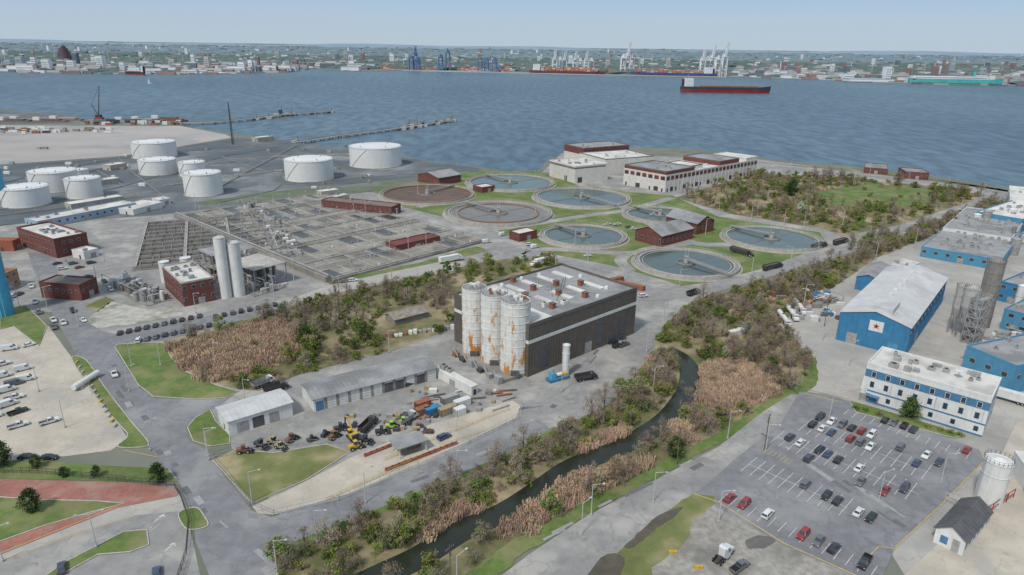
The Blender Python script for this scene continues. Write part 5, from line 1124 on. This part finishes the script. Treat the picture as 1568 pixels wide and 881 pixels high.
def crane(px,py,ty,mt,up):
    b=G(px,py);h=(py-ty)*b.y/F*1.0;mb=MB(b);w_=10;d_=12;hb=h*(.58 if up else .76)
    for sx in(-w_,w_):
        for sy in(-d_,d_): mb.beam('legs',mt,(sx,sy,0),(sx*.9,sy*.8,hb),3.4)
        mb.beam('portal',mt,(sx,-d_,hb*.45),(sx,d_,hb*.45),2.6);mb.beam('portal',mt,(sx,-d_,hb*.45),(sx,d_,hb),1.8)
    for sy in(-d_,d_): mb.beam('portal',mt,(-w_,sy,hb),(w_,sy,hb),3);mb.beam('portal',mt,(-w_,sy,hb*.35),(w_,sy,hb*.35),2.8)
    mb.box('machine_house',mt,-7,2,hb,7,24,hb+10)
    for s_ in(-3,3):
        mb.beam('girder',mt,(s_,-d_,hb),(s_,34,hb),3)
        if up: mb.beam('boom',mt,(s_,-d_,hb),(s_+4,-d_-10,h),3)
        else: mb.beam('boom',mt,(s_,-d_,hb),(s_,-d_-55,hb),2.8)
        mb.beam('apex',mt,(s_,-d_+4,hb),(s_*.4,-d_+8,hb+ (h-hb)*.8),2.4);mb.beam('stays',mt,(s_*.4,-d_+8,hb+(h-hb)*.8),(s_,34,hb),1.2)
    mb.build('container_crane')
CW=mat('crane_white',(.72,.74,.75),s=.1,var=.03);CB=mat('crane_blue',(.11,.22,.42),s=.1)
for a in[(849,110,80,CW,1),(864,110,82,CW,1),(880,110,82,CW,1),(897,111,82,CW,1),(857,110,88,CW,0),(888,110,90,CW,0),(905,111,90,CW,0),(960,113,69,CW,1),(953,113,84,CW,0),(966,113,84,CW,0),(1074,116,79,CW,1),(1088,116,73,CW,1),(1107,117,70,CW,1),(1081,116,88,CW,0),(1097,117,86,CW,0),(637,107,74,CB,1),(686,108,76,CB,0),(735,109,88,CB,0),(757,110,88,CB,0),(745,109,90,CB,0),(675,108,84,CB,0),(640,108,88,CB,0),(630,107,86,CB,0)]: crane(*a)
def ship(name,x0,y0,x1,y1,hullc,bootc,hf,kind,flip=False,bt=.31):
    a=G(x0,y0,-2);b=G(x1,y1,-2);u=b-a;L=u.length;u/=L;v=Vector((-u.y,u.x,0))
    if flip: a,u=b,-u
    mb=MB(a,u,v);hb=L*.065;vs=[];N_=24
    def hw(t): return hb*(min(1,.55+t*6) if t<.08 else (1 if t<.82 else max(.02,1-((t-.82)/.18)**2)))
    lv=[(-3,.8),(hf*bt,1),(hf*bt+.05,1.0),(hf,1.02)]
    for z,k in lv:
        for s_ in(-1,1):
            for i in range(N_+1):
                t=i/N_;zz=z+(hf*.18*max(0,(t-.85)/.15) if z==hf else 0);vs.append((t*L*(1 if z>0 else .985)+(0 if z>0 else L*.005),s_*hw(t)*k,zz))
    M=N_+1;fb=[];fh=[]
    for l in range(3):
        for s_ in range(2):
            for i in range(N_):
                q=(l*2+s_)*M+i;r_=((l+1)*2+s_)*M+i;(fb if l==0 else fh).append((q,q+1,r_+1,r_))
        q=(l*2)*M;r_=((l+1)*2)*M;(fb if l==0 else fh).append((q,q+M,r_+M,r_))
    mb.add('hull',hullc,vs,fh);mb.add('boot_topping',bootc,vs,fb);top=6*M
    mb.add('deck',mat('ship_deck',(.22,.14,.12),s=.05),vs,[(top+i,top+i+1,top+M+i+1,top+M+i) for i in range(N_)])
    if kind=='bulk':
        for k in range(7): x=L*(.22+.093*k);mb.box('hatch_covers',RST,x,-hb*.6,hf,x+L*.075,hb*.6,hf+2.2)
        for k in range(4): x=L*(.24+.17*k);mb.beam('masts',FC[1],(x,0,hf),(x,0,hf+8),1)
        sx=.03
    if kind=='cont':
        for k in range(15):
            x=L*(.16+.051*k)
            for j in range(5):
                for z in range(random.randint(2,6)):
                    c=random.choice((0,0,1,2,3,4,5,6,6));mb.box('containers_%d'%c,CC[c],x,-hb*.9+j*hb*.36,hf+z*2.7,x+L*.046,-hb*.9+j*hb*.36+hb*.34,hf+z*2.7+2.6)
        sx=.05
    if kind=='ro':
        mb.box('superstructure',FC[0],L*.02,-hb*.98,hf+.1,L*.82,hb*.98,hf*1.45);mb.box('superstructure',FC[0],L*.84,-hb*.5,hf+.1,L*.9,hb*.5,hf*1.6);mb.box('windows',FC[4],L*.04,-hb,hf*1.2,L*.8,-hb*.985,hf*1.27);sx=.7;hf=hf*1.4
    W_=L*.095;fl=7 if kind=='cont' else 6
    for k in range(fl if kind!='ro' else 2): mb.box('bridge_house',FC[0],L*sx,-hb*(.9-.05*k),hf+.1+k*3.6,L*sx+W_,hb*(.9-.05*k),hf+k*3.6+3.5);mb.box('bridge_windows',FC[4],L*sx+W_*.1,-hb*(.9-.05*k)-.1,hf+k*3.6+1.9,L*sx+W_*.9,hb*(.9-.05*k)+.1,hf+k*3.6+2.4)
    mb.box('funnel',hullc,L*(sx-.022),-4,hf,L*sx-.5,4,hf+20);mb.beam('mast',FC[1],(L*sx+W_*.5,0,hf+16),(L*sx+W_*.5,0,hf+32),.9);mb.build(name,0)
HB=mat('hull_black',(.05,.055,.065),s=.05,rough=.5);HR=mat('hull_red',(.38,.055,.05),s=.05,rough=.5);HN=mat('hull_blue',(.06,.09,.24),s=.05);HT_=mat('hull_teal',(.08,.44,.42),s=.05)
ship('bulk_carrier_ship',1042,141,1179,143,HB,HR,16,'bulk',False,.5);ship('container_ship',812,112,926,115,mat('hull_brown',(.14,.06,.07),s=.05),HR,14,'cont');ship('container_ship',966,115,1097,118,HN,HR,14,'cont',True);ship('car_carrier_ship',1391,128,1534,131,HT_,mat('hull_grey',(.25,.3,.32),s=.1),20,'ro');ship('cargo_ship',192,114,222,115,HB,HR,10,'bulk',True)
mb=MB(G(229,128,-2));mb.prism('hull',WHT,[(-6,1.5),(7,1.7),(5,-.5),(-5,-.5)],-1.6,1.6);mb.beam('mast',WHT,(0,0,1),(0,0,17),.5);mb.add('sail',WHT,[(.3,0,2.5),(-5.5,.5,2.5),(.2,0,16)],[(0,1,2)]);mb.build('sailboat',0)
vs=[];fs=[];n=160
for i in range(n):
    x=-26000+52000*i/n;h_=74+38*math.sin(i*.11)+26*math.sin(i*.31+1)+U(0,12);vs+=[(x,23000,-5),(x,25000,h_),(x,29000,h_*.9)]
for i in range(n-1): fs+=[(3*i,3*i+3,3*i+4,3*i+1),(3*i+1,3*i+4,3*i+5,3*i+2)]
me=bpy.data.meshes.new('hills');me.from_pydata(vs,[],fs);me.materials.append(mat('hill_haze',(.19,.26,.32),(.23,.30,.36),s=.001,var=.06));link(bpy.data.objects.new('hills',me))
